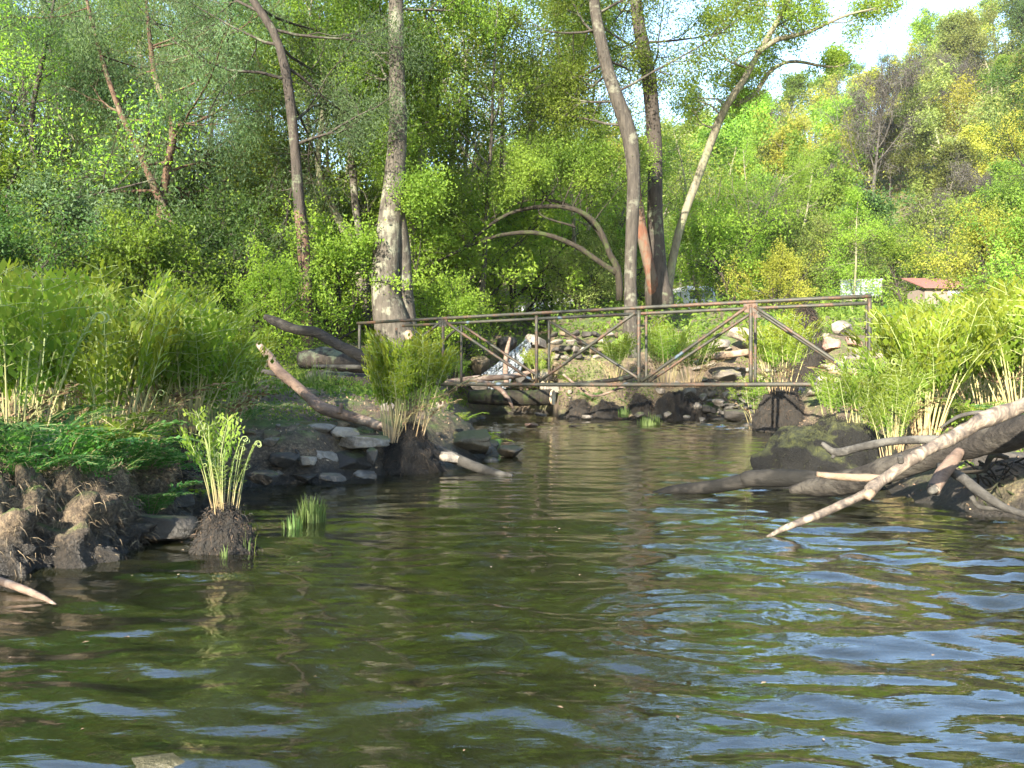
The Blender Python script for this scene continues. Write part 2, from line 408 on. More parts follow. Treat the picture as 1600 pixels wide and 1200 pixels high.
def H(x, y):
    x = np.asarray(x, float); y = np.asarray(y, float)
    s = river_s(x, y); e = np.maximum(-s, 0)
    B = np.interp(y, BY[:, 0], BY[:, 1])
    wid = np.interp(y, [3, 8, 15, 17.5, 30], [.32, .6, 1.0, 2.1, 2.4])
    land = B * (sst(e / wid) * .8 + .2 * sst(e / (wid * 4))) + .05 * np.minimum(e, 7) * np.clip(y / 6, .3, 1)
    land += (.07 * fbm(x * 2.2, y * 2.2, None, 4, 4) + .045 * fbm(x * 8, y * 8, None, 5, 4) + .035 * np.abs(fbm(x * 15, y * 15, None, 15, 3)) * (y < 12)) * sst(e / .25)
    land += .25 * fbm(x * .35, y * .35, None, 9, 3) * sst((y - 12) / 8) * sst(e / 2)
    k = np.interp(x / np.maximum(y, 8), KS[:, 0], KS[:, 1])
    t = np.clip(y - 50, 0, 68); hill = k * (t - 6 * (1 - np.exp(-t / 6)) * .8)
    hill = hill + 1.6 * fbm(x * .06, y * .06, None, 31, 3) * sst((y - 45) / 30)
    bed = -(.24 + .3 * sst((x + 1.2) / 1.6)) * sst(np.maximum(s, 0) / 1.5) - .03 + .035 * fbm(x * 2.5, y * 2.5, None, 6, 3)
    bed = np.where((x < 1.1) & (y > 17), np.maximum(bed, -.12), bed)
    return np.where(s > 0, bed, land + hill - .03)

def Hs(x, y): return float(H(np.array([x]), np.array([y]))[0])

def axis(segs):
    out = [segs[0][0]]
    for a, b, st0, st1 in segs:
        v = a
        while v < b - 1e-6:
            t = (v - a) / (b - a); v = min(b, v + st0 + (st1 - st0) * t); out.append(v)
    return np.array(out)
gx = np.unique(np.concatenate([axis([(-4, 5.2, .045, .045), (5.2, 14, .1, .5), (14, 200, .8, 9)]), -axis([(4, 14, .06, .5), (14, 200, .8, 9)])]))
gy = np.unique(axis([(-25, 2, 2.5, .15), (2, 9.5, .045, .05), (9.5, 22, .07, .15), (22, 60, .25, 1.2), (60, 300, 1.5, 12)]))
X, Y = np.meshgrid(gx, gy)
Z = H(X, Y)
nx, ny = len(gx), len(gy)
i = np.arange(ny - 1)[:, None] * nx; j = np.arange(nx - 1)[None, :]
Q = np.stack([i + j, i + j + 1, i + nx + j + 1, i + nx + j], -1).reshape(-1, 4)
link('ground', mesh_np('ground', np.stack([X, Y, Z], -1).reshape(-1, 3), [Q], [M['earth']], True), kind='structure')

# ------------------------------------------------------------------ water, real waves
wx = np.unique(np.concatenate([axis([(-3, 3.4, .018, .018), (3.4, 9, .05, .4)]), -axis([(3, 9, .05, .5)])]))
wy = np.unique(axis([(-20, 1, 1.5, .05), (1, 4, .010, .02), (4, 10, .02, .045), (10, 21.5, .045, .09)]))
X, Y = np.meshgrid(wx, wy)
rw = np.random.default_rng(3)
def waves(X, Y):
    wrpx = .30 * fbm(X * .8, Y * .8, None, 51, 3); wrpy = .30 * fbm(X * .8, Y * .8, None, 52, 3)
    x2, y2 = X + wrpx, Y + wrpy
    h = np.zeros_like(X)
    for i in range(34):
        lam = .07 * (10 ** rw.random())
        th = rw.normal(math.radians(86), .22)
        k = 2 * math.pi / lam
        a = .0098 * lam * (.55 + .6 * rw.random()) * (lam / .3) ** -.08
        fade = np.exp(-np.maximum(0, Y * .0032 / lam - .25))       # the mesh cannot carry tiny waves far away
        h += a * fade * np.sin(k * (x2 * math.cos(th) + y2 * math.sin(th)) + rw.random() * 6.28)
    amp = .5 + .5 * np.clip(fbm(X * .55 + 3, Y * .4, None, 61, 2) + .3 * (X + .2), -.6, .9)
    # ring ripples from a drip near the branch tip
    r = np.hypot(X - .62, Y - 2.55); h2 = .0011 * np.sin(r * 75) * np.exp(-((r - .33) / .2) ** 2)
    calm = np.interp(Y, [1, 3, 5, 8, 12, 13.5, 14.5, 15.5, 20], [1.0, .85, .5, .32, .36, .8, 1.3, .7, .5])
    return h * amp * calm + h2
Z = waves(X, Y)
nx, ny = len(wx), len(wy)
i = np.arange(ny - 1)[:, None] * nx; j = np.arange(nx - 1)[None, :]
Q = np.stack([i + j, i + j + 1, i + nx + j + 1, i + nx + j], -1).reshape(-1, 4)
link('water', mesh_np('water', np.stack([X, Y, Z], -1).reshape(-1, 3), [Q], [M['water']], True), kind='structure')

# ------------------------------------------------------------------ trees
def grow(polys, tips, rng, pos, dr, L, r, lvl, P):
    """P: dict with per level lists nseg, wob, trop, nch, t0, ang, rat; last level yields leaf points"""
    n = P['nseg'][lvl]; st = L / n; p = np.array(pos, float); d = np.array(dr, float); d /= np.linalg.norm(d)
    pts = [p.copy()]; dirs = [d.copy()]
    for k in range(n):
        d = d + rng.normal(size=3) * P['wob'][lvl]; d[2] += P['trop'][lvl]
        d /= np.linalg.norm(d); p = p + d * st
        pts.append(p.copy()); dirs.append(d.copy())
    rad = np.linspace(r, max(r * P.get('taper', .25), .004), n + 1)
    polys.append((np.array(pts), rad, lvl))
    last = len(P['nseg']) - 1
    if lvl >= last:
        for t in np.linspace(.3, 1, P.get('tipn', 2)):
            tips.append(pts[min(n, int(round(t * n)))])
        return
    for c in range(P['nch'][lvl]):
        t = P['t0'][lvl] + (1 - P['t0'][lvl]) * (c + rng.random()) / P['nch'][lvl]
        f = min(t * n, n - 1e-6); k = int(f); q = pts[k] + (pts[k + 1] - pts[k]) * (f - k); td = dirs[k]
        ax = rng.normal(size=3); ax -= ax.dot(td) * td; ax /= np.linalg.norm(ax)
        a = P['ang'][lvl] * rng.uniform(.7, 1.25)
        nd = td * math.cos(a) + ax * math.sin(a)
        shape = 1 - .55 * (t - P['t0'][lvl]) / max(1e-3, 1 - P['t0'][lvl]) if lvl == 0 else 1
        if P.get('cone') and lvl == 0: shape = 1.05 - .95 * (t - P['t0'][lvl]) / (1 - P['t0'][lvl])
        grow(polys, tips, rng, q, nd, L * P['rat'][lvl] * rng.uniform(.65, 1.2) * shape, max(.004, np.interp(t, [0, 1], [r, r * .3]) * P.get('rr', .55)), lvl + 1, P)

def wood_mesh(name, polys, mat, k0=10, minr=.0):
    g = Geo()
    for pts, rad, lvl in polys:
        if rad[0] < minr: continue
        k = {0: k0, 1: 6, 2: 4}.get(lvl, 3)
        tube(g, pts, rad, k, cap=False)
    return g.mesh(name, [mat], True)

def crown_mesh(name, tips, rng, per, sig, size, mat, aspect=.55, droop=.1, sub=(1, 1, 1)):
    T = np.array(tips); C = np.repeat(T, per, 0)
    off = rng.normal(size=C.shape) * sig * np.array(sub)
    C = C + off
    if droop > .5: C[:, 2] -= np.abs(rng.normal(size=len(C))) * sig * 1.2
    g = Geo(); leaves(g, C, size, rng, aspect, droop)
    return g.mesh(name, [mat], False)

PB = dict(  # broadleaf, about 1 unit = 1 m, height given as L
    tall=dict(nseg=[9, 6, 4, 3], wob=[.06, .16, .22, .25], trop=[.03, .05, .03, 0], nch=[17, 6, 5], t0=[.28, .25, .2], ang=[1.0, .8, .8], rat=[.36, .5, .5], tipn=2),
    wide=dict(nseg=[7, 6, 4, 3], wob=[.10, .18, .22, .25], trop=[.03, .06, .03, 0], nch=[13, 7, 5], t0=[.2, .2, .2], ang=[1.1, .8, .8], rat=[.5, .5, .5], tipn=2),
    willow=dict(nseg=[7, 6, 5, 4], wob=[.10, .16, .2, .2], trop=[.02, .03, -.06, -.16], nch=[13, 7, 5], t0=[.25, .2, .2], ang=[.9, .8, .9], rat=[.5, .5, .5], tipn=4),
    bush=dict(nseg=[3, 5, 4, 3], wob=[.1, .2, .25, .25], trop=[0, .05, .03, 0], nch=[11, 6, 4], t0=[.02, .15, .2], ang=[.75, .8, .8], rat=[.9, .5, .5], tipn=2, rr=.8),
    bare=dict(nseg=[6, 6, 5, 4], wob=[.05, .1, .14, .16], trop=[.02, .1, .07, .03], nch=[16, 8, 6], t0=[.22, .15, .1], ang=[.75, .55, .5], rat=[.6, .5, .5], tipn=1, rr=.45),
    pine=dict(nseg=[10, 4, 3], wob=[.02, .1, .2], trop=[.02, .03, 0], nch=[26, 5], t0=[.45, .3], ang=[1.35, .7], rat=[.2, .4], tipn=2, rr=.25),
    layer=dict(nseg=[9, 5, 3], wob=[.03, .08, .15], trop=[.02, -.02, -.03], nch=[26, 7], t0=[.1, .2], ang=[1.35, .7], rat=[.42, .35], tipn=2, rr=.3, cone=True),
)
PROTO = {}
def proto(key, kind, Hh, r, seed, per, sig, size, droop=.1, aspect=.55, sub=(1, 1, 1), lean=0, minr=0):
    rng = np.random.default_rng(seed); polys, tips = [], []
    grow(polys, tips, rng, (0, 0, -.3), (lean, 0, 1), Hh, r, 0, PB[kind])
    w = wood_mesh(key + '_trunk', polys, M['bark'], 8, minr)
    c = crown_mesh(key + '_crown', tips, rng, per, sig, size, M['leaf_mid'], aspect, droop, sub) if per else None
    PROTO[key] = (w, c, Hh)
# mid distance (seen at 20 - 45 m)
proto('tall_a', 'tall', 14, .17, 1, 16, .17, .10)
proto('tall_b', 'tall', 13, .15, 2, 14, .20, .11)
proto('wide_a', 'wide', 10, .15, 3, 17, .18, .09)
proto('willow_a', 'willow', 12, .18, 4, 12, .14, .12, 1.2, .2)
proto('willow_b', 'willow', 11, .16, 5, 12, .14, .12, 1.2, .2)
proto('bush_a', 'bush', 2.6, .05, 6, 24, .11, .075)
proto('bush_b', 'bush', 2.3, .05, 7, 24, .11, .08)
proto('layer_a', 'layer', 5.5, .06, 8, 26, .13, .08, .3)
proto('open_a', 'wide', 11, .12, 21, 7, .26, .10)
proto('open_b', 'tall', 13, .13, 22, 8, .26, .10)
PB['pole'] = dict(PB['tall'], nch=[9, 6, 5], t0=[.55, .2, .2], rat=[.22, .5, .5])
proto('pole_a', 'pole', 13, .11, 24, 10, .2, .1)
proto('pole_b', 'pole', 12, .09, 25, 9, .2, .1, lean=.12)
# hillside (60 - 120 m)
proto('hill_a', 'tall', 10, .13, 11, 14, .27, .24, minr=.01)
proto('hill_b', 'wide', 9, .13, 12, 14, .27, .24, minr=.01)
proto('hill_c', 'wide', 8.5, .14, 13, 7, .30, .2, minr=.008)
proto('hill_d', 'tall', 10.5, .13, 14, 14, .25, .22, minr=.01)
proto('bare_a', 'bare', 9, .14, 15, 7, .22, .75, -.6, .045)
proto('bare_b', 'bare', 8, .12, 16, 6, .22, .7, -.6, .045)
proto('pine_a', 'pine', 12, .14, 17, 16, .28, .2)
proto('pine_b', 'pine', 13, .13, 18, 7, .28, .2)

def tree(name, key, leaf, bark, x, y, sc, rz, label, cat='tree', group=None, z=None, squash=1):
    w, c, Hh = PROTO[key]
    t = thing(name, label, cat, (x, y, (Hs(x, y) if z is None else z)), rz, group, (sc, sc, sc * squash))
    wo = link('trunk', w, t); 
    wo.material_slots[0].link = 'OBJECT'; wo.material_slots[0].material = M[bark]
    if c:
        co = link('crown', c, t); co.material_slots[0].link = 'OBJECT'; co.material_slots[0].material = M[leaf]
    return t

def hero(name, label, trunks, bark, leaf, limbs, seed, per=30, sig=.25, size=.08, group=None, PP=None, droop=.2, aspect=.55, cat='tree', extra=None, k0=16, back=True):
    """trunks: list of px specs (px, py, d, w). limbs: list of (trunk index, t0, t1, count, length, up bias)"""
    rng = np.random.default_rng(seed)
    paths = [px_path(t, 22) for t in trunks]
    base = Vector(paths[0][0][0])
    t = thing(name, label, cat, base, 0, group)
    g = Geo()
    for p, r in paths:
        tube(g, p - np.array(base), r, k0, rough=.16, freq=5)
    P = PP or dict(nseg=[6, 5, 4], wob=[.14, .2, .25], trop=[.05, .02, -.02], nch=[7, 5], t0=[.2, .15], ang=[.8, .8], rat=[.5, .5], tipn=3, rr=.6)
    polys, tips = [], []
    for ti, a, b, cnt, L, up in limbs:
        p, r = paths[ti]
        for c in range(cnt):
            f = (a + (b - a) * (c + rng.random()) / cnt) * (len(p) - 1); k = min(int(f), len(p) - 2)
            q = p[k] + (p[k + 1] - p[k]) * (f - k); rr = r[k]
            az = rng.random() * 6.283
            if back and math.sin(az) < -.15 and rng.random() < .85: az = -az
            grow(polys, tips, rng, q - np.array(base), (math.cos(az), math.sin(az), up + rng.normal() * .25), L * rng.uniform(.6, 1.3), min(rr * .4, .035), 0, P)
    for pts, rad, lvl in polys: tube(g, pts, rad, {0: 6, 1: 4}.get(lvl, 3), cap=False)
    link('trunk', g.mesh('hero_trunk', [M[bark]], True), t)
    if extra:
        for nm, spec, mt in extra:
            ge = Geo(); p, r = px_path(spec, 14); tube(ge, p - np.array(base), r, 12, rough=.15, freq=5); link(nm, ge.mesh(nm, [M[mt]], True), t)
    if tips and per:
        link('crown', crown_mesh('hero_crown', tips, rng, per, sig, size, M[leaf], aspect, droop), t)
    return t

G_RIV = 'trees along the river beyond the footbridge'
# the stout twin-stemmed alder left of centre
hero('alder_tree', 'thick grey twin-stemmed alder rising behind the left end of the footbridge',
     [[(632, 548, 17, 66), (612, 505, 17, 56), (602, 450, 17, 44), (606, 380, 17, 42), (613, 320, 17, 36), (622, 200, 17, 28), (619, 90, 17, 25), (619, -20, 17, 22), (622, -200, 17, 16), (630, -420, 17, 6)],
      [(640, 548, 17.2, 34), (634, 480, 17.2, 28), (630, 420, 17.2, 26), (625, 360, 17.1, 24), (618, 310, 17, 20)]],
     'bark', 'leaf_mid', [(0, .60, 1, 17, 3.4, .3), (0, .42, .6, 3, 1.5, .2)], 101, 32, .2, .068, G_RIV, k0=22,
     extra=[('knot', [(643, 532, 16.6, 6), (640, 528, 16.6, 14), (638, 520, 16.7, 12)], 'wood_raw')])
# right pair
hero('alder_tree', 'slender grey alder left of the dark ivy-clad trunk near the middle of the footbridge',
     [[(986, 560, 19.5, 34), (986, 520, 19.5, 24), (985, 430, 19.5, 20), (988, 340, 19.5, 20), (990, 270, 19.5, 22), (981, 200, 19.5, 24), (955, 130, 19.5, 20), (938, 60, 19.5, 18), (926, -20, 19.5, 16), (915, -180, 19.5, 12), (905, -380, 19.5, 5)]],
     'bark_mid', 'leaf_mid', [(0, .5, 1, 16, 3.3, .3)], 102, 30, .2, .072, G_RIV)
hero('alder_tree', 'tall dark trunk with a swollen base and a peeled reddish stem leaning into it',
     [[(1031, 482, 22, 40), (1030, 462, 22, 46), (1026, 430, 22, 34), (1024, 330, 22, 24), (1022, 210, 22, 23), (1012, 110, 22, 22), (998, 40, 22, 20), (990, -40, 22, 17), (982, -220, 22, 12), (975, -400, 22, 5)]],
     'bark_dark', 'leaf_mid', [(0, .55, 1, 16, 3.6, .3)], 103, 30, .2, .072, G_RIV,
     extra=[('peeled_stem', [(1026, 474, 21.9, 20), (1016, 425, 21.7, 18), (1004, 370, 21.7, 18), (996, 320, 21.7, 18), (991, 285, 21.7, 17), (988, 250, 21.7, 12), (984, 225, 21.7, 5)], 'bark_peeled')])
# leaning pale tree
hero('leaning_tree', 'pale sunlit tree leaning far to the right under the open sky',
     [[(1040, 480, 24, 15), (1052, 400, 24, 13), (1066, 345, 24, 12), (1087, 287, 24, 13), (1112, 219, 24, 13), (1134, 167, 23.5, 12), (1162, 125, 23.3, 10), (1194, 68, 23, 9), (1230, 5, 22.5, 8), (1270, -90, 22, 4)],
      [(1184, 82, 23, 8), (1215, 62, 23, 8), (1262, 50, 23, 6), (1320, 25, 22.7, 4), (1370, 12, 22.5, 2)],
      [(1150, 165, 24.5, 9), (1180, 145, 24.8, 8), (1205, 110, 25, 6), (1240, 96, 25, 5), (1300, 105, 25, 3), (1330, 95, 25, 2)]],
     'bark_pale', 'leaf_bright', [(0, .45, 1, 13, 2.4, .35), (1, .3, 1, 8, 1.7, .25), (2, .3, 1, 4, 1.2, .15)], 104, 11, .13, .08, G_RIV)
# arching branches
AP = dict(nseg=[5, 4, 3], wob=[.16, .2, .25], trop=[.06, .03, 0], nch=[5, 4], t0=[.2, .15], ang=[.8, .8], rat=[.5, .5], tipn=3, rr=.6)
hero('arching_tree', 'mossy tree whose dark limbs arch low to the left over the stream',
     [[(968, 470, 20, 11.5), (966, 425, 20, 11.5), (952, 395, 20, 9.4), (935, 355, 20, 8.6), (905, 330, 20, 7.9), (860, 322, 20, 7.2), (800, 332, 20, 5.8), (755, 360, 20, 5.0), (715, 398, 20, 3.6)],
      [(966, 428, 20, 10.1), (935, 408, 20, 8.6), (895, 382, 20, 7.9), (840, 364, 20, 7.2), (780, 368, 20, 5.8), (725, 388, 20, 5.0), (670, 415, 20, 2.9)],
      [(952, 392, 20.2, 6.5), (925, 350, 20.3, 5.8), (880, 318, 20.4, 5.0), (820, 314, 20.5, 3.6), (760, 345, 20.6, 2.2)],
      [(900, 355, 20, 3.6), (842, 332, 20, 2.9), (870, 290, 20, 2.2), (868, 270, 20, 2)]],
     'bark_moss', 'leaf_mid', [(0, .5, 1, 9, 1.7, 1.3), (2, .2, .9, 13, 2.2, 1.3)], 105, 26, .15, .066, G_RIV, AP)
hero('alder_tree', 'narrow trunk with orange-brown bark at the foot left of the twin-stemmed alder',
     [[(478, 552, 16, 24), (478, 500, 16, 19), (477, 440, 16, 17), (473, 370, 16, 19), (466, 300, 16, 17), (459, 210, 16, 16), (448, 120, 16, 15), (430, 55, 16, 13), (395, 0, 16, 12), (350, -80, 16, 9), (320, -260, 16, 4)]],
     'bark_dark', 'leaf_blue', [(0, .45, 1, 17, 3.2, .1)], 106, 28, .17, .08, G_RIV, None, 1.0, .25,
     extra=[('lower_bark', [(478, 556, 15.99, 26), (478, 500, 15.99, 20.5), (477, 440, 15.99, 18.5), (473, 370, 15.99, 20), (468, 330, 15.99, 17)], 'bark_orange')])
hero('willow_tree', 'dark leaning willow with an orange mossy fork behind the tall left ferns',
     [[(300, 450, 17, 20), (297, 408, 17, 17), (278, 370, 17, 15), (262, 340, 17, 14), (240, 290, 17, 11), (215, 230, 17, 10), (190, 180, 17, 9), (165, 110, 17, 7), (140, 20, 17, 5), (125, -60, 17, 3)],
      [(258, 450, 17.2, 18), (256, 400, 17.2, 16), (250, 350, 17.2, 14), (262, 260, 17.3, 12), (270, 200, 17.3, 11), (245, 130, 17.3, 9), (235, 70, 17.3, 7), (225, -40, 17.3, 3)]],
     'bark_orange', 'leaf_blue', [(0, .4, 1, 14, 2.6, .1), (1, .4, 1, 16, 2.8, .2)], 107, 28, .15, .085, G_RIV, None, 1.2, .2)
hero('willow_tree', 'dark slanting trunk low at the far left behind the fern mass',
     [[(112, 430, 18, 14), (100, 385, 18, 13), (75, 325, 18, 12), (58, 270, 18, 10), (50, 180, 18, 8), (70, 80, 18, 6), (90, -30, 18, 3)]],
     'bark_dark', 'leaf_blue', [(0, .4, 1, 14, 2.8, .2)], 108, 26, .16, .085, G_RIV, None, 1.0, .25)
hero('young_alder', 'thin dark wavy trunk just left of the twin-stemmed alder',
     [[(572, 520, 18.5, 16), (571, 450, 18.5, 14), (566, 390, 18.5, 12), (556, 330, 18.5, 11), (551, 265, 18.5, 12), (546, 200, 18.5, 11), (541, 90, 18.5, 10), (540, -40, 18.5, 7), (545, -200, 18.5, 3)]],
     'bark', 'leaf_mid', [(0, .5, 1, 11, 2.4, .2)], 109, 20, .24, .085, G_RIV)
hero('young_alder', 'crooked pale trunk with orange lichen rising from behind the fallen logs',
     [[(566, 470, 19, 16), (560, 410, 19, 16), (543, 370, 19, 15), (520, 325, 19, 12), (503, 290, 19, 10), (497, 245, 19, 9), (505, 170, 19, 7), (500, 60, 19, 4)]],
     'bark_pale', 'leaf_mid', [(0, .5, 1, 8, 2.0, .3)], 110, 20, .22, .085, G_RIV)
hero('ash_tree', 'pale forked sunlit tree just right of the twin-stemmed alder',
     [[(647, 480, 21, 13), (646, 400, 21, 13), (646, 330, 21, 12), (655, 265, 21, 11), (663, 195, 21, 10), (660, 120, 21, 8), (672, 40, 21, 5), (680, -60, 21, 3)],
      [(646, 335, 21, 10), (640, 260, 21, 10), (632, 190, 21, 7), (625, 110, 21, 4)],
      [(648, 322, 21, 6), (668, 285, 21, 5), (700, 262, 21, 3)]],
     'bark_pale', 'leaf_mid', [(0, .55, 1, 9, 2.0, .4), (1, .6, 1, 4, 1.3, .3)], 111, 20, .22, .085, G_RIV)
hero('ash_tree', 'pale slim tree leaning behind the left edge of the twin-stemmed alder',
     [[(607, 430, 23, 11), (604, 340, 23, 12), (601, 280, 23, 11), (590, 225, 23, 10), (580, 150, 23, 9), (575, 60, 23, 5)]],
     'bark_pale', 'leaf_mid', [(0, .5, 1, 8, 2.0, .3)], 112, 18, .24, .09, G_RIV)
hero('ash_tree', 'pale branching tree with open crown in the gap right of centre',
     [[(812, 330, 27, 11), (818, 265, 27, 10), (829, 205, 27, 11), (834, 180, 27, 9), (838, 140, 27, 6), (850, 60, 27, 3)],
      [(829, 205, 27, 6), (850, 190, 27, 5), (880, 180, 27, 3), (905, 190, 27, 2)],
      [(834, 185, 27, 5), (815, 140, 27, 4), (812, 90, 27, 2)],
      [(840, 150, 27, 4), (868, 120, 27, 3), (880, 70, 27, 2)]],
     'bark_pale', 'leaf_olive', [(0, .5, 1, 7, 1.6, .4), (1, .3, 1, 5, 1.0, .3), (3, .2, 1, 4, 1.0, .3)], 113, 10, .22, .09, G_RIV)

# the wood behind: mid distance, one row after another
KIND_TXT = {'tall': 'tall leafy tree', 'wide': 'spreading leafy tree', 'willow': 'drooping willow', 'bush': 'rounded bush', 'open': 'open-crowned slender tree', 'pole': 'slim high-crowned tree', 'layer': 'young tree with layered boughs'}
COL_TXT = {'leaf_mid': 'mid green', 'leaf_bright': 'fresh bright green', 'leaf_yellow': 'yellow green', 'leaf_pale': 'pale sage', 'leaf_blue': 'dusky blue green', 'leaf_dark': 'dark green', 'leaf_olive': 'olive', 'leaf_russet': 'russet'}
used_labels = {}
def uniq(lbl, alts):
    """take the first label not used yet"""
    for a in [lbl] + alts:
        if a not in used_labels: used_labels[a] = 1; return a
    return lbl
MARKS = [(-900, 'at the left edge of the photo'), (60, 'behind the left fern mass'), (200, 'behind the dark leaning willow'), (330, 'left of the orange-footed trunk'), (470, 'behind the orange-footed trunk'),
         (570, 'just left of the twin-stemmed alder'), (660, 'right of the twin-stemmed alder'), (760, 'above the cascade'), (870, 'behind the arching limbs'), (980, 'behind the middle alder pair'),
         (1070, 'above the white van'), (1150, 'beyond the right half of the footbridge'), (1260, 'right of the leaning pale tree'), (1340, 'under the gap of open sky'), (1430, 'above the pale sheet shelter'), (1500, 'above the low red-roofed hut'), (1580, 'at the right edge of the photo')]
def where(x, y):
    px = 800 + FPX * x / y
    return min(MARKS, key=lambda m: abs(m[0] - px))[1]

mid = [  # px, d, proto, leaf, bark, scale
    (-30, 15.5, 'wide_a', 'leaf_bright', 'bark_dark', .88),
    (-60, 24, 'willow_a', 'leaf_blue', 'bark_dark', 1.0), (30, 30, 'tall_a', 'leaf_yellow', 'bark', 1.0), (95, 26, 'willow_b', 'leaf_blue', 'bark_dark', .8),
    (190, 28, 'willow_a', 'leaf_blue', 'bark_dark', 1.05), (260, 34, 'open_b', 'leaf_bright', 'bark_pale', .9), (225, 21, 'open_a', 'leaf_olive', 'bark_pale', .8), (415, 23, 'open_b', 'leaf_mid', 'bark_pale', .75), (140, 26, 'open_b', 'leaf_mid', 'bark_pale', .8), (520, 22, 'open_a', 'leaf_bright', 'bark_pale', .7), (735, 25, 'open_b', 'leaf_mid', 'bark_pale', .8), (780, 31, 'open_a', 'leaf_yellow', 'bark_pale', .9), (905, 29, 'open_b', 'leaf_bright', 'bark_pale', .8), (1100, 37, 'open_a', 'leaf_yellow', 'bark_pale', .9),
    (400, 33, 'tall_a', 'leaf_bright', 'bark_pale', .95), (560, 36, 'tall_b', 'leaf_bright', 'bark', .95),
    (760, 36, 'tall_b', 'leaf_bright', 'bark_pale', 1.0), (700, 42, 'open_b', 'leaf_yellow', 'bark_pale', 1.15), (930, 33, 'wide_a', 'leaf_mid', 'bark', .85),
    (880, 44, 'wide_a', 'leaf_olive', 'bark_pale', 1.0), (1010, 38, 'wide_a', 'leaf_bright', 'bark', .95), (1135, 38, 'wide_a', 'leaf_bright', 'bark_pale', .8),
    (1700, 27, 'wide_a', 'leaf_dark', 'bark_dark', .9), (1740, 33, 'tall_b', 'leaf_mid', 'bark_dark', .9),
    (20, 44, 'tall_b', 'leaf_bright', 'bark', 1.2), (150, 46, 'tall_a', 'leaf_yellow', 'bark', 1.0), (300, 48, 'tall_b', 'leaf_bright', 'bark', 1.0), (440, 46, 'open_b', 'leaf_bright', 'bark', 1.1), (620, 48, 'open_a', 'leaf_yellow', 'bark_pale', 1.2),
    (820, 40, 'willow_b', 'leaf_mid', 'bark_pale', .8), (-160, 34, 'tall_a', 'leaf_mid', 'bark', 1.1), (235, 24, 'pole_a', 'leaf_mid', 'bark_pale', 1.0), (300, 29, 'pole_b', 'leaf_bright', 'bark_pale', 1.0), (380, 24, 'pole_b', 'leaf_mid', 'bark', 1.0), (505, 26, 'pole_a', 'leaf_bright', 'bark_pale', 1.0), (715, 23, 'pole_b', 'leaf_mid', 'bark', .95), (690, 27, 'pole_a', 'leaf_yellow', 'bark_pale', 1.0), (770, 28, 'pole_a', 'leaf_mid', 'bark', 1.0), (900, 26, 'pole_b', 'leaf_mid', 'bark_pale', .9), (850, 35, 'pole_a', 'leaf_bright', 'bark_pale', 1.1), (150, 31, 'pole_b', 'leaf_bright', 'bark_pale', 1.1), (215, 20, 'pole_b', 'leaf_mid', 'bark_dark', .8), (325, 21, 'pole_a', 'leaf_mid', 'bark', .8), (360, 27, 'pole_b', 'leaf_bright', 'bark_pale', 1.0), (430, 21, 'pole_a', 'leaf_bright', 'bark_pale', .75), (450, 29, 'pole_b', 'leaf_mid', 'bark_pale', 1.0), (535, 30, 'pole_a', 'leaf_bright', 'bark_pale', 1.0), (585, 26, 'pole_b', 'leaf_mid', 'bark_pale', .9), (740, 21, 'pole_a', 'leaf_mid', 'bark', .8), (125, 22, 'pole_a', 'leaf_blue', 'bark', .8), (30, 21, 'pole_b', 'leaf_mid', 'bark_dark', .8), (175, 33, 'pole_a', 'leaf_bright', 'bark_pale', 1.1), (1170, 40, 'pole_a', 'leaf_bright', 'bark_pale', .7), (-240, 24, 'willow_b', 'leaf_blue', 'bark_dark', 1.1),
]
for q, (px, d, key, leaf, bark, sc) in enumerate(mid):
    x = (px - 800) / FPX * d
    k = key.split('_')[0]; row = 'front row' if d < 29 else ('second row' if d < 39 else 'back row')
    lb = f"{COL_TXT[leaf]} {KIND_TXT[k]} {where(x, d)}"
    tree({'tall': 'leafy_tree', 'wide': 'spreading_tree', 'willow': 'willow_tree', 'open': 'slender_tree', 'pole': 'slender_tree'}[k], key, leaf, bark, x, d, sc, rnd.uniform(0, 6.28), uniq(lb, [lb + ', ' + row, lb + ', smaller one']), 'tree', 'trees of the wood beyond the river')

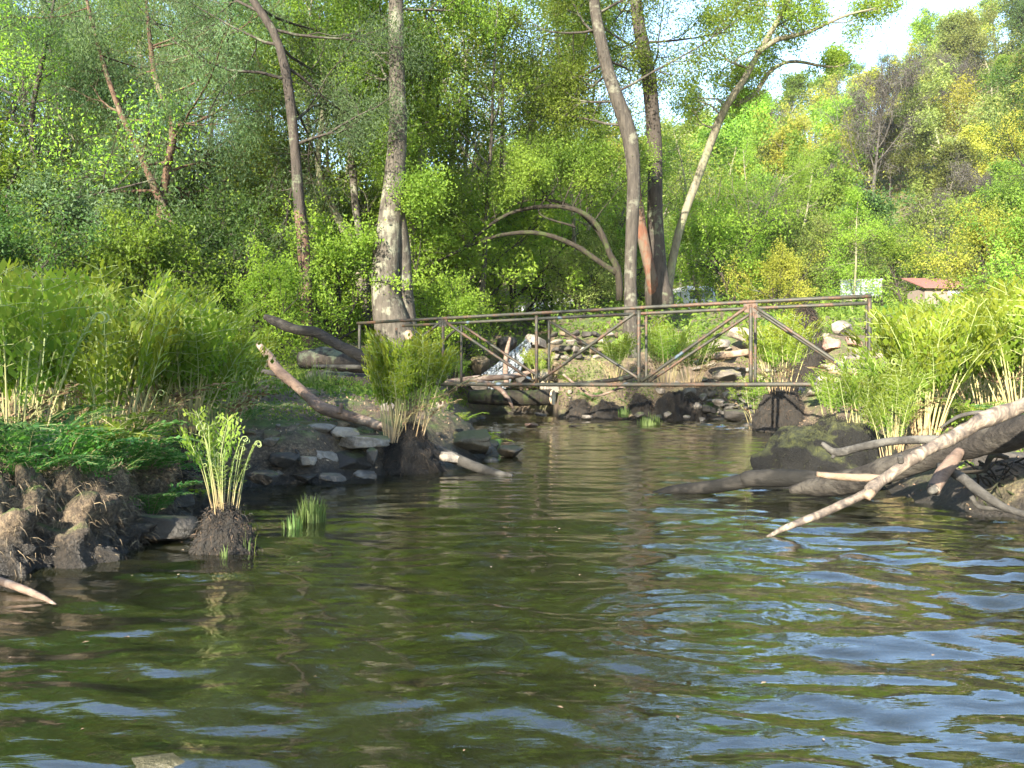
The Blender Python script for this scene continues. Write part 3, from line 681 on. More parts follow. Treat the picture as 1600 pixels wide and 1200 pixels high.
bushes = [  # px, d, key, leaf, scale
    (40, 13, 'bush_a', 'leaf_dark', .9), (130, 16, 'bush_b', 'leaf_blue', 1.1), (215, 13.5, 'bush_b', 'leaf_mid', .85), (330, 15, 'bush_a', 'leaf_dark', 1.0), (400, 13.5, 'bush_b', 'leaf_bright', .7),
    (440, 19, 'bush_a', 'leaf_mid', 1.1), (525, 17, 'bush_b', 'leaf_bright', .9), (590, 21, 'bush_a', 'leaf_bright', 1.3), (540, 25, 'bush_b', 'leaf_mid', 1.7), (680, 21, 'bush_b', 'leaf_bright', 1.25),
    (740, 23, 'bush_a', 'leaf_bright', 1.5), (700, 19, 'bush_a', 'leaf_bright', .8), (800, 26, 'bush_b', 'leaf_bright', 1.6), (860, 31, 'bush_a', 'leaf_bright', 1.6), (940, 27, 'bush_b', 'leaf_mid', 1.1),
    (910, 24, 'bush_a', 'leaf_pale', .8), (1150, 27, 'bush_a', 'leaf_bright', 1.3), (1160, 34, 'bush_b', 'leaf_mid', 1.5), (1230, 31, 'bush_a', 'leaf_olive', 1.2),
    (1210, 25, 'bush_b', 'leaf_yellow', .75), (1420, 41, 'bush_a', 'leaf_bright', 1.6), (1560, 30, 'bush_a', 'leaf_yellow', 1.3),
    (1640, 19, 'bush_b', 'leaf_mid', 1.0), (1690, 14, 'bush_a', 'leaf_bright', .8), (1560, 43, 'bush_b', 'leaf_pale', 1.3), (1260, 37, 'bush_a', 'leaf_pale', 1.5), (40, 22, 'bush_a', 'leaf_mid', 1.7),
    (180, 24, 'bush_b', 'leaf_mid', 1.9), (290, 22, 'bush_a', 'leaf_dark', 1.6), (390, 25, 'bush_b', 'leaf_mid', 1.9), (-40, 16, 'bush_b', 'leaf_mid', 1.4), (1010, 34, 'bush_a', 'leaf_bright', 1.4)]
for px, d, key, leaf, sc in bushes:
    x = (px - 800) / FPX * d
    lb = f"{COL_TXT[leaf]} bush on the {'near' if d < 22 else 'far'} slope {where(x, d)}"
    tree('bush', key, leaf, 'bark_dark', x, d, sc, rnd.uniform(0, 6.28), uniq(lb, [lb.replace('bush', 'low bush'), lb.replace('bush', 'taller bush')]), 'bush', 'bushes on the slopes')
x = (1330 - 800) / FPX * 30
tree('sapling', 'layer_a', 'leaf_bright', 'bark_pale', x, 30, .95, 1.2, 'light green young tree with layered drooping boughs beyond the right end of the footbridge', 'tree')
x = (1180 - 800) / FPX * 34
tree('sapling', 'layer_a', 'leaf_pale', 'bark_pale', x, 34, .75, 3.2, 'thin pale young tree in front of the dark wood left of the layered sapling', 'tree')

# hillside trees
feature = [
    (1365, 76, 'bare_a', 'bark_dead', 'bark_dead', 1.45, 'large leafless grey tree spreading in the middle of the right hillside'),
    (1190, 58, 'bare_b', 'bark_dead', 'bark_dead', .95, 'smaller grey leafless tree low on the hillside left of the large bare one'),
    (1285, 72, 'bare_b', 'bark_dead', 'bark_dead', .9, 'grey twiggy tree tucked behind the left side of the large bare tree'),
    (1440, 58, 'bare_b', 'bark_dead', 'bark_dead', .8, 'half bare tree with pale buds right of the large bare tree'),
    (1518, 52, 'hill_c', 'leaf_olive', 'bark_pale', 1.0, 'tree with a straight white trunk on the lower right slope'),
    (1520, 78, 'hill_c', 'leaf_yellow', 'bark_pale', 1.35, 'big cream-yellow tree with visible pale limbs high on the right slope'),
    (1440, 88, 'hill_c', 'leaf_yellow', 'bark_pale', 1.2, 'pale yellow tree below the ridge left of the big cream one'),
    (1330, 84, 'hill_b', 'leaf_bright', 'bark', 1.15, 'vivid green round tree above the large bare tree'),
    (1270, 80, 'hill_c', 'leaf_yellow', 'bark_pale', 1.15, 'light yellow spring tree left of the vivid green round tree'),
    (1215, 74, 'hill_b', 'leaf_pale', 'bark', 1.05, 'sage green tree on the hillside right of the leaning pale trunk'),
    (1440, 112, 'hill_b', 'leaf_bright', 'bark', 1.2, 'bright green tree just under the ridge pines'),
    (1380, 112, 'hill_c', 'leaf_yellow', 'bark_pale', 1.1, 'yellowish tree on the ridge below the open sky'),
]
for px, d, key, leaf, bark, sc, lb in feature:
    x = (px - 800) / FPX * d
    tree('bare_tree' if 'bare' in key else 'hillside_tree', key, leaf, bark, x, d, sc, rnd.uniform(0, 6.28), lb, 'tree', 'trees on the hillside')
taken = [((px - 800) / FPX * d, d) for px, d, *_ in feature]
rows = [(54, 'at the foot of the slope'), (62, 'low on the slope'), (70, 'on the lower slope'), (79, 'halfway up the slope'), (89, 'on the upper slope'), (100, 'high on the slope'), (112, 'just below the ridge')]
keys = ['hill_a', 'hill_b', 'hill_c', 'hill_d']
for d0, rowtxt in rows:
    u = -.62
    while u < .86:
        d = d0 + rnd.uniform(-3, 3); x = u * d + rnd.uniform(-1, 1); u += (5.0 + rnd.uniform(-.8, 1.4) + max(0, d0 - 70) * .02) / d0
        if any((x - a) ** 2 + (d - b) ** 2 < 16 for a, b in taken): continue
        if u < .05 and rnd.random() < .35: continue
        if .40 < x / d < .54 and 62 < d < 78: continue
        key = rnd.choice(keys)
        leaf = rnd.choices(['leaf_yellow', 'leaf_bright', 'leaf_pale', 'leaf_mid', 'leaf_olive', 'leaf_russet', 'leaf_dark'], [6, 4, 5, 3, 4, 0, 2] if u > .2 else [4, 5, 3, 3, 2, 1, 1])[0]
        if d0 < 66 and u > .2: leaf = rnd.choice(['leaf_olive', 'leaf_dark', 'leaf_pale', 'leaf_mid'])
        if rnd.random() < .08: key = 'bare_b'; leaf = 'bark_dead'
        sc = rnd.uniform(.85, 1.35)
        lb = lb0 = f"{'twiggy grey' if key == 'bare_b' else COL_TXT.get(leaf)} tree {rowtxt} {where(x, d)}"
        tree('bare_tree' if key == 'bare_b' else 'hillside_tree', key, leaf, 'bark_dead' if key == 'bare_b' else rnd.choice(['bark', 'bark_pale']), x, d, sc, rnd.uniform(0, 6.28),
             uniq(lb, [lb.replace('tree', a + ' tree', 1) for a in ('smaller', 'rounder', 'narrower')]), 'tree', 'trees on the hillside')
for q in range(30):   # pines along the ridge
    u = -.05 + q * .0262 + rnd.uniform(-.008, .008); d = 118 + rnd.uniform(-2, 5); x = u * d
    thin = u < .42
    lb = f"{'thin reddish' if thin else 'dark'} pine on the skyline {where(x, d)}"
    tree('pine_tree', 'pine_b' if thin else 'pine_a', 'leaf_russet' if (thin and q % 3) else 'leaf_dark', 'bark_orange', x, d, rnd.uniform(.55, .85) * (1 if thin else 1.15), rnd.uniform(0, 6.28),
         uniq(lb, [lb.replace('pine', a + ' pine') for a in ('taller', 'shorter', 'leaning')]), 'tree', 'pines along the ridge')

# riverside trees behind the photographer, whose shade lies on the near left bank
tree('leafy_tree', 'tall_a', 'leaf_mid', 'bark', -6.6, -6.0, .8, 1.0, 'tall leafy tree on the left bank behind the photographer', 'tree')
tree('leafy_tree', 'tall_b', 'leaf_mid', 'bark', -11.5, -3.0, .8, 2.2, 'leafy tree on the left bank beyond the left edge of the photo', 'tree')
tree('leafy_tree', 'wide_a', 'leaf_mid', 'bark', -11.5, -8.0, 1.05, 4.2, 'spreading leafy tree upstream of the photographer on the left bank', 'tree')

# ------------------------------------------------------------------ stones
def rock_proto(seed, sub=3, flat=.75):
    import bmesh
    bm = bmesh.new(); bmesh.ops.create_icosphere(bm, subdivisions=sub, radius=1)
    V = np.array([v.co[:] for v in bm.verts]); F = np.array([[v.index for v in f.verts] for f in bm.faces]); bm.free()
    rr = np.random.default_rng(seed)
    for c in range(12):                      # chop facets
        n = rr.normal(size=3); n /= np.linalg.norm(n); h = rr.uniform(.42, .8)
        d = V @ n; V = V - np.outer(np.maximum(d - h, 0) * .97, n)
    V = V * (1 + .16 * fbm(V[:, 0] * 1.6 + seed, V[:, 1] * 1.6, V[:, 2] * 1.6, seed, 4)[:, None] + .07 * fbm(V[:, 0] * 6, V[:, 1] * 6, V[:, 2] * 6, seed + 2, 3)[:, None])
    V[:, 2] *= flat
    return V, F
ROCKS = {}
for mk in ('rock', 'rock_pale', 'rock_dark', 'rock_moss', 'rock_red'):
    ROCKS[mk] = []
rp = [rock_proto(s, 4 if s < 4 else 3) for s in range(8)]
for mk in ROCKS:
    for V, F in rp: ROCKS[mk].append(mesh_np('stone_' + mk, V, [F], [M[mk]], True))
def stone(name, mk, x, y, z, sx, sy, sz, label=None, cat='stone', group=None, parent=None, idx=None, rot=None):
    me = ROCKS[mk][rnd.randrange(8) if idx is None else idx]
    return link(name, me, parent, (x, y, z), rot or (rnd.uniform(-.2, .2), rnd.uniform(-.2, .2), rnd.uniform(0, 6.28)), (sx, sy, sz), label, cat if not parent else None, group)
def stone_px(name, mk, px, py, d, wpx, hpx, label, group=None, idx=None, dep=1.0, rz=None, cat='stone'):
    """py is the centre row"""
    p = PX(px, py, d); w = wpx * .5 * d / FPX; h = hpx * .5 * d / FPX / .75
    return stone(name, mk, p.x, p.y, p.z, w, w * dep, h, label, cat, group, None, idx, (0, 0, rnd.uniform(-.5, .5) if rz is None else rz))

stone_px('boulder', 'rock', 560, 692, 6.75, 100, 34, 'flat pale grey boulder lying left of the fern stump on the left bank', idx=1)
stone_px('boulder', 'rock_dark', 552, 722, 6.7, 90, 56, 'black wet boulder under the flat pale one beside the fern stump', idx=2)
stone_px('boulder', 'rock', 505, 712, 6.55, 56, 34, 'speckled grey stone on the waterline left of the black boulder', idx=3)
stone_px('boulder', 'rock_dark', 582, 712, 6.5, 26, 40, 'slanting dark stone leaning against the fern stump', idx=4, rz=.8)
stone_px('boulder', 'rock_dark', 440, 722, 6.2, 70, 32, 'dark rounded stones edge by the pool behind the small fern mound', idx=5)
stone_px('boulder', 'rock_dark', 405, 745, 5.6, 60, 34, 'dark wet stone just behind the small fern mound', idx=0)
stone_px('boulder', 'rock_dark', 250, 828, 3.95, 130, 66, 'big dark wet rock on the near left waterline', idx=1, dep=.6)
stone_px('boulder', 'rock', 165, 838, 3.95, 66, 22, 'flat grey slab left of the big dark rock at the waterline', idx=6)
stone_px('boulder', 'rock_dark', 262, 775, 4.6, 110, 50, 'dark lumpy rock above the big wet one on the left bank', idx=3)
stone_px('boulder', 'rock_dark', 60, 862, 3.5, 120, 30, 'flat dark rock low in the corner of the near left bank', idx=6, dep=.7)
stone_px('boulder', 'rock_moss', 120, 790, 3.95, 90, 40, 'earthy brown rock in the tan near left bank', idx=3, dep=.5)
stone_px('boulder', 'rock_moss', 215, 772, 4.35, 130, 70, 'mossy brown rock at the top edge of the near left bank', idx=0, dep=.6)
stone_px('boulder', 'rock_dark', -30, 860, 3.4, 110, 60, 'brown mossy rock cut by the left edge of the photo', idx=5, dep=.5)
stone_px('boulder', 'rock_moss', 738, 690, 8.3, 110, 50, 'large sunlit tan boulder with dry moss right of the fern stump', idx=2, dep=.9)
stone_px('boulder', 'rock_moss', 795, 708, 8.5, 60, 26, 'low rounded boulder at the tip of the left bank', idx=5)
stone_px('boulder', 'rock_pale', 440, 650, 8.6, 60, 34, 'cream boulder beside the driftwood branch on the left bank', idx=0)
stone_px('boulder', 'rock_pale', 530, 612, 11, 34, 30, 'pale mossy boulder below the stacked fallen logs', idx=4)
stone_px('boulder', 'rock', 415, 665, 8.0, 60, 24, 'grey stone left of the foot of the driftwood branch', idx=6)
stone_px('boulder', 'rock_moss', 480, 672, 7.4, 120, 40, 'brown weathered rock under the driftwood branch', idx=1)
stone_px('boulder', 'rock_moss', 560, 662, 7.6, 90, 40, 'mossy ledge rock where the driftwood branch ends', idx=3)
stone_px('boulder', 'rock_pale', 560, 640, 9.5, 60, 18, 'thin pale slab near the left foot of the footbridge', idx=6)
for px, py, d, w, h, mk, lb in [(452, 700, 6.9, 54, 30, 'rock_moss', 'tan lichen-covered rock between the thin stick and the speckled stone'), (498, 674, 7.15, 64, 24, 'rock', 'long grey rock under the middle of the driftwood branch'), (545, 677, 7.0, 46, 24, 'rock_pale', 'cream stone resting above the flat pale boulder'),
        (428, 742, 6.5, 44, 26, 'rock', 'squat grey stone at the waterline left of the pool edge'), (468, 744, 6.6, 52, 22, 'rock', 'broad grey stone at the waterline below the thin stick'), (522, 746, 6.5, 44, 18, 'rock', 'low grey stone in the shallows below the speckled stone'), (418, 698, 6.7, 42, 28, 'rock_pale', 'cream stone left of the thin stick'),
        (478, 722, 6.6, 34, 24, 'rock_pale', 'small cream stone right of the foot of the thin stick'), (575, 742, 6.6, 40, 16, 'rock', 'flat stone at the waterline just left of the fern stump'), (706, 715, 7.4, 40, 22, 'rock_pale', 'small cream stone under the weathered sliding log')]:
    stone_px('boulder', mk, px, py, d - .28, w * 1.1, h * 1.1, lb)
# stones in the stream
stone_px('boulder', 'rock_red', 897, 668, 14.6, 30, 16, 'reddish stone standing in the riffle at mid-stream', idx=0)
stone_px('boulder', 'rock', 915, 652, 17.0, 22, 10, 'low grey stone upstream of the reddish stone', idx=1)
stone_px('boulder', 'rock_dark', 938, 667, 14.8, 14, 9, 'small black stone right of the reddish stone', idx=2)
stone_px('boulder', 'rock_dark', 845, 648, 17, 22, 10, 'dark stone below the cut end of the bridge log', idx=3)
stone_px('boulder', 'rock_red', 828, 664, 14.5, 28, 12, 'brown stone heap left of the riffle', idx=4)
stone_px('boulder', 'rock_dark', 1145, 652, 16.2, 56, 26, 'large black wet stone at the foot of the far right stone bank', idx=5)
stone_px('boulder', 'rock_pale', 238, 1198, 1.63, 170, 40, 'pale wet stone just breaking the surface at the bottom of the photo', idx=6, dep=.6, rz=0)
# right bank
stone_px('boulder', 'rock_moss', 1470, 655, 7.2, 80, 48, 'dark green mossy boulder behind the right fern stems', idx=2)
stone_px('boulder', 'rock_moss', 1530, 640, 8.0, 100, 40, 'mossy boulder half under the bright ferns at right', idx=3)
stone_px('boulder', 'rock_moss', 1420, 632, 8.6, 60, 40, 'yellow-lit mossy stone between the right ferns', idx=4)
stone_px('boulder', 'rock_pale', 1410, 605, 9.6, 90, 26, 'flat pale stone glimpsed through the right fern stems', idx=6)
stone_px('boulder', 'rock_dark', 1560, 745, 5.2, 180, 110, 'black bank boulder under the fallen trunk at right', idx=1)
# far right stone bank
stone_px('boulder', 'rock_pale', 1155, 520, 19, 48, 36, 'rounded cream boulder, upper left of the sunlit group behind the bridge', idx=0)
stone_px('boulder', 'rock_pale', 1182, 528, 18.8, 34, 32, 'cream boulder right of the rounded one behind the bridge', idx=3)
stone_px('boulder', 'rock', 1120, 540, 18.6, 44, 26, 'grey boulder left of the cream group behind the bridge', idx=1)
stone_px('boulder', 'rock_pale', 1130, 555, 18, 70, 22, 'long pale slab under the cream boulders', idx=6)
stone_px('boulder', 'rock_pale', 1140, 586, 16.8, 60, 26, 'pale slab just above the bottom pipe in the right bay of the footbridge', idx=2)
stone_px('boulder', 'rock_pale', 1092, 565, 17.6, 30, 18, 'small pale block left of the long pale slab', idx=4)
stone_px('boulder', 'rock', 1318, 512, 16.4, 46, 34, 'sandy boulder right of the root plate', idx=2)
stone_px('boulder', 'rock_red', 1296, 540, 15.8, 34, 28, 'reddish sandy stone at the right foot of the root plate', idx=1)
stone_px('boulder', 'rock_red', 1335, 535, 15.2, 30, 26, 'reddish sandy stone between the two sandy boulders by the last bridge post', idx=3)
stone_px('boulder', 'rock', 1338, 562, 14.5, 44, 34, 'sandy boulder in front of the big one near the last bridge post', idx=0)
stone_px('boulder', 'rock_pale', 1280, 610, 12.5, 60, 26, 'pale stone low beside the dark fern stump beyond the mossy mound', idx=1)
for px, py, d, w, mk in [(1080, 612, 17.8, 26, 'rock_pale'), (1098, 622, 17.6, 22, 'rock'), (1064, 620, 17.9, 22, 'rock'), (1110, 606, 18.2, 20, 'rock_pale'), (1085, 636, 17.3, 24, 'rock'), (1108, 640, 17.2, 26, 'rock_dark'), (1062, 642, 17.2, 20, 'rock'),
                         (1045, 648, 17.0, 20, 'rock_pale'), (1120, 628, 17.3, 24, 'rock'), (1030, 652, 16.8, 16, 'rock_dark'), (1135, 616, 17.6, 22, 'rock_pale'), (1072, 655, 16.6, 18, 'rock'), (1095, 656, 16.6, 16, 'rock_dark'), (1040, 632, 17.6, 14, 'rock'), (1012, 655, 16.7, 14, 'rock'), (1000, 648, 17.1, 20, 'rock_dark'), (985, 650, 17, 16, 'rock_moss')]:
    stone_px('stone', mk, px, py, d, w, w * .75, ('big ' if w > 23 else 'small ' if w < 18 else '') + {'rock': 'grey', 'rock_pale': 'cream', 'rock_dark': 'black', 'rock_moss': 'mossy'}[mk] + ' stone ' + ('atop' if py < 618 else 'midway up' if py < 637 else 'at the waterline of') + ' the far stone pile, ' + ('its left end' if px < 1050 else 'its middle' if px < 1090 else 'its right part'), 'stones piled at the foot of the far bank')
# scattered stones
cnt = 0
TONE = {'rock_moss': 'mossy', 'rock': 'grey', 'rock_dark': 'blackish', 'rock_pale': 'pale'}
def near_mark(x, y, marks):
    px = 800 + FPX * x / y
    return min(marks, key=lambda m: abs(m[0] - px))[1]
LM = [(400, 'below the fern mass'), (470, 'beside the speckled stone'), (560, 'under the flat pale boulder'), (640, 'at the foot of the fern stump'), (740, 'before the large tan boulder'), (810, 'at the tip of the left bank')]
SM = [(1030, 'behind the ferns on the dark mound'), (1100, 'left of the cream boulders'), (1170, 'around the cream boulders'), (1230, 'above the black root stump'), (1290, 'by the root plate'), (1350, 'near the last bridge post')]
while cnt < 210:
    zone = rnd.random()
    if zone < .42: x, y = rnd.uniform(-2.6, .4), rnd.uniform(5.4, 9.5); sz = rnd.uniform(.035, .15) * rnd.uniform(.6, 1); lb = 'small river stone strewn on the left bank around the fern stump'; gp = 'small stones strewn on the left bank'
    elif zone < .8: x, y = rnd.uniform(3.5, 8), rnd.uniform(14, 20); sz = rnd.uniform(.08, .22); lb = 'rough stone scattered on the sunny slope behind the bridge'; gp = 'stones scattered behind the bridge'
    else: x, y = rnd.uniform(-1.2, 2.4), rnd.uniform(15.5, 18.5); sz = rnd.uniform(.05, .15); lb = 'wet stone in the shallows under the bridge log'; gp = 'stones in the shallows'
    s_ = float(river_s(np.array([x]), np.array([y]))[0])
    if zone < .42 and not (-1.1 < s_ < .12): continue
    if zone >= .8 and s_ > .5: continue
    mk = rnd.choice(['rock', 'rock', 'rock_dark', 'rock_pale', 'rock_moss']) if zone < .42 or zone >= .8 else rnd.choice(['rock', 'rock_pale', 'rock_pale'])
    if zone < .42: lb = ('tiny' if sz < .05 else 'small' if sz < .09 else 'larger') + ' ' + TONE[mk] + (' stone on the left waterline ' if s_ > -.35 else ' stone on the left shore ') + near_mark(x, y, LM)
    elif zone < .8: lb = ('head-sized' if sz < .15 else 'large') + ' ' + TONE[mk] + (' stone low' if y < 16 else ' stone high') + ' on the sunny slope ' + near_mark(x, y, SM)
    else: lb = ('small' if sz < .1 else 'larger') + ' wet ' + TONE[mk] + ' stone in the shallows ' + ('left' if x < .6 else 'right') + ' of the bridge log end'
    stone('stone', mk, x, y, Hs(x, y) + sz * .15, sz * rnd.uniform(.8, 1.4), sz, sz * rnd.uniform(.6, 1), lb, 'stone', gp); cnt += 1

# dry stone wall behind the bridge
wall = thing('stone_wall', 'dark dry stone wall seen through the middle bays of the footbridge', 'wall', (1.0, 19.2, .6))
for r_ in range(8):
    xx = -.05
    while xx < 1.75:
        w = rnd.uniform(.2, .36)
        stone('wall_stone', rnd.choice(['rock', 'rock_dark', 'rock_dark', 'rock_moss']), xx + w / 2, rnd.uniform(-.05, .06) + (xx * .1), .1 + r_ * .19 + rnd.uniform(-.02, .02), w * .56, .2, .145, None, None, None, wall, None, (rnd.uniform(-.1, .1), rnd.uniform(-.12, .12), rnd.choice([0, math.pi]) + rnd.uniform(-.2, .2)))
        xx += w

# cascade
casc = thing('cascade', 'white water tumbling between dark rocks left of the stone wall', 'waterfall', (0, 19.5, 0))
casc['label'] = 'white water tumbling between dark rocks left of the stone wall'
g = Geo()
rc = random.Random(8)
for a in range(30):
    o = rc.uniform(-1, 1); w0 = rc.uniform(.012, .045); k = rc.uniform(-.25, .25)
    pts = [PX(826 + o * 10, 533 + rc.uniform(-3, 3), 20.5), PX(812 + o * 15, 551 + rc.uniform(-4, 4), 20.1), PX(800 + o * 18 + k * 20, 566, 19.8), PX(786 + o * 20 + k * 40, 580 + rc.uniform(-4, 4), 19.4), PX(772 + o * 22 + k * 50, 592, 19), PX(764 + o * 24 + k * 60, 606, 18.6)]
    i0 = rc.choice([0, 0, 1, 2]); pts = pts[i0:]
    c = smooth_path([p[:] for p in pts], 22); c[:, 1] -= casc.location.y
    c[:, 2] += .05 * np.sin(np.linspace(0, 9, 22) + a) * rc.random(); tube(g, c, w0 * (.6 + .8 * rnd.random()) * (1 + .7 * vnoise(np.arange(22) * .6, a, None, 3)), 5)
link('falling_water', g.mesh('falling_water', [M['foam']], True), casc)
for q, (px, py, d, w, mk) in enumerate([(748, 575, 19.6, 50, 'rock_moss'), (742, 545, 20.4, 46, 'rock_dark'), (840, 560, 20.2, 34, 'rock_dark'), (846, 590, 19.4, 40, 'rock'), (815, 592, 19, 34, 'rock_dark'), (790, 545, 20.8, 50, 'rock_dark'), (838, 535, 20.8, 40, 'rock'), (780, 600, 18.8, 34, 'rock_dark'), (860, 605, 18.6, 36, 'rock_pale'), (745, 602, 18.7, 40, 'rock')]):
    stone_px('boulder', mk, px, py, d, w, w * .8, ['mossy boulder left of the cascade foot', 'dark rock left of the cascade top', 'dark rock right of the cascade middle', 'grey rock right of the cascade foot', 'wet rock splitting the foot of the cascade', 'dark rock behind the cascade', 'grey rock beside the top of the stone wall', 'wet rock below the cascade', 'tan rock beyond the cut end of the bridge log', 'grey rock under the left pipes of the bridge'][q])

# ------------------------------------------------------------------ fallen wood
def wood(name, label, spec, mat, n=40, k=14, rough=.22, extra=(), cat='log', freq=9, group=None):
    paths = [px_path(spec, n)]; base = Vector(paths[0][0][0])
    t = thing(name, label, cat, base, 0, group)
    g = Geo(); tube(g, paths[0][0] - np.array(base), paths[0][1], k, rough=rough, freq=freq)
    link('stem', g.mesh(name, [M[mat]], True), t)
    for nm, sp, mt in extra:
        g = Geo(); p, r = px_path(sp, 14); tube(g, p - np.array(base), r, 10, rough=rough, freq=freq); link(nm, g.mesh(nm, [M[mt]], True), t)
    return t
wood('fallen_tree', 'thick smooth fallen trunk crossing the right foreground into the water',
     [(1235, 766, 5.35, 12), (1290, 758, 5.2, 34), (1350, 747, 5.0, 40), (1433, 719, 4.8, 38), (1517, 695, 4.55, 44), (1600, 673, 4.3, 50), (1720, 630, 4.0, 56), (1850, 560, 3.8, 60)], 'log', 70, 24, .2, freq=7)
wood('fallen_branch', 'dark half-sunken limb reaching left from under the thick fallen trunk',
     [(1018, 772, 5.75, 6), (1050, 766, 5.7, 15), (1110, 761, 5.6, 21), (1160, 752, 5.55, 24), (1175, 748, 5.5, 27), (1230, 747, 5.4, 28), (1300, 750, 5.3, 28), (1390, 742, 5.1, 30)], 'log_dark', 50, 16, .14, cat='branch')
wood('peeling_branch', 'pale knobbly branch with ringed bark lying across the thick fallen trunk',
     [(1198, 840, 4.0, 5), (1225, 826, 4.0, 9), (1290, 800, 3.95, 13), (1350, 772, 3.9, 14), (1363, 762, 3.9, 20), (1400, 735, 3.88, 16), (1430, 715, 3.86, 20), (1450, 702, 3.85, 18), (1490, 683, 3.85, 22), (1515, 668, 3.82, 21), (1540, 655, 3.8, 26), (1600, 633, 3.75, 25), (1700, 590, 3.6, 30)],
     'ringed', 110, 16, .3, [('side_branch', [(1276, 741, 4.0, 8), (1300, 744, 4.0, 11), (1350, 747, 3.95, 12), (1390, 746, 3.9, 10)], 'wood_raw'), ('stub', [(1408, 722, 3.86, 10), (1406, 713, 3.85, 8)], 'bark_dead'), ('stub', [(1360, 766, 3.9, 18), (1352, 778, 3.88, 14)], 'wood_raw')], 'branch', 18)
wood('dead_branch', 'bleached grey branch lying on the mossy mound behind the fallen trunk',
     [(1284, 692, 5.2, 6), (1306, 707, 5.15, 13), (1340, 700, 5.1, 12), (1390, 690, 5.0, 13), (1450, 687, 4.95, 14), (1520, 688, 4.85, 11)], 'bark_dead', 40, 10, .2, [('twig', [(1306, 707, 5.15, 9), (1300, 716, 5.15, 5)], 'bark_dead')], 'branch')
wood('broken_stub', 'short broken stub pointing down under the fallen trunk',
     [(1458, 766, 4.35, 20), (1470, 745, 4.4, 21), (1488, 720, 4.45, 19), (1500, 705, 4.5, 16)], 'drift', 20, 12, .2, [('broken_end', [(1453, 770, 4.33, 8), (1459, 763, 4.35, 19)], 'bark_dead')], 'branch')
wood('dead_branch', 'grey branch sloping down to the right under the fallen trunk',
     [(1468, 728, 4.6, 12), (1500, 745, 4.4, 16), (1540, 775, 4.25, 15), (1575, 795, 4.15, 12), (1610, 806, 4.05, 11), (1660, 815, 3.9, 8)], 'bark_dead', 40, 10, .2,
     [('root', [(1518, 776, 4.3, 7), (1530, 792, 4.3, 8), (1560, 795, 4.2, 8), (1590, 800, 4.1, 7)], 'bark_dead'), ('root', [(1500, 738, 4.7, 6), (1535, 735, 4.7, 8), (1550, 712, 4.7, 10), (1575, 715, 4.7, 6)], 'bark_moss')], 'branch')
wood('thin_branch', 'thin curved grey branch above the fallen trunk near the right edge',
     [(1470, 668, 5.6, 4), (1500, 650, 5.6, 6), (1540, 645, 5.5, 7), (1580, 660, 5.4, 6), (1620, 640, 5.3, 8)], 'bark_dead', 30, 8, .15, [], 'branch')
wood('driftwood_branch', 'forked reddish driftwood branch rising from the fern stump on the left bank',
     [(404, 538, 7.7, 9), (420, 557, 7.6, 15), (436, 580, 7.5, 17), (460, 600, 7.4, 16), (485, 622, 7.3, 17), (503, 637, 7.2, 20), (545, 650, 7.15, 18), (590, 664, 7.1, 15), (625, 680, 7.05, 12)],
     'drift', 50, 12, .16, [('side_branch', [(398, 577, 7.5, 5), (415, 581, 7.5, 8), (438, 585, 7.5, 9)], 'bark_dead'), ('stub', [(530, 645, 7.1, 8), (534, 630, 7.1, 5)], 'drift')], 'branch')
wood('dead_log', 'blackish curved dead log leaning above the stack of fallen logs',
     [(413, 494, 11.5, 8), (430, 502, 11.5, 15), (460, 514, 11.4, 16), (495, 520, 11.4, 17), (530, 540, 11.3, 16), (562, 556, 11.2, 18), (590, 575, 11.2, 12)], 'log', 40, 12, .15)
wood('fallen_log', 'thick rough log at the top of the stack left of the footbridge', [(470, 562, 12.3, 26), (505, 560, 12.2, 34), (545, 566, 12.1, 34), (600, 572, 12, 26)], 'bark_dark', 30, 14, .25)
wood('fallen_log', 'lower dark log of the stack left of the footbridge', [(480, 590, 12, 22), (520, 594, 11.9, 30), (560, 598, 11.8, 28), (600, 604, 11.7, 20)], 'bark_dark', 30, 14, .25)
wood('fallen_log', 'thin bleached log lying across the stack left of the footbridge', [(490, 572, 11.6, 5), (530, 573, 11.5, 7), (575, 574, 11.4, 8)], 'bark_dead', 20, 8, .15)
wood('sunken_log', 'grey weathered log sliding from the fern stump into the water',
     [(668, 697, 7.4, 15), (700, 712, 7.2, 18), (740, 728, 7.0, 16), (770, 738, 6.9, 13), (800, 744, 6.75, 6)], 'bark_dead', 40, 14, .15)
wood('small_branch', 'short bare branch dipping into the water at the left edge', [(-60, 890, 3.1, 10), (0, 908, 3.0, 12), (40, 922, 2.92, 12), (70, 936, 2.86, 10), (88, 947, 2.8, 6)], 'drift', 30, 10, .15, [], 'branch')
t = wood('bridge_log', 'cut log with a pale sawn end lying under the middle of the footbridge', [(735, 620, 15.4, 22), (770, 621, 15.2, 24), (820, 622, 15.0, 24), (862, 621, 14.8, 25)], 'bark_moss', 24, 18, .12)
g = Geo(); p = PX(862.5, 621, 14.78) - t.location; tube(g, [p, p + Vector((.03, -.012, 0))], [.148, .143], 24, rough=.05); link('sawn_end', g.mesh('sawn_end', [M['cut']], False), t)
wood('fallen_pole', 'thin peeled pole lying level behind the left bridge posts', [(690, 598, 16, 8), (740, 592, 16, 10), (800, 588, 16, 9), (840, 578, 16, 5)], 'drift', 30, 8, .15)
wood('fallen_pole', 'forked reddish branch poking down over the bridge log', [(745, 596, 14.4, 8), (775, 604, 14.4, 9), (792, 620, 14.3, 7), (802, 638, 14.3, 4)], 'drift', 30, 8, .15)
wood('fallen_pole', 'slanting reddish snag standing in front of the cascade', [(792, 605, 17.5, 9), (790, 570, 17.6, 8), (793, 545, 17.7, 7), (797, 528, 17.8, 4)], 'drift', 20, 8, .15)
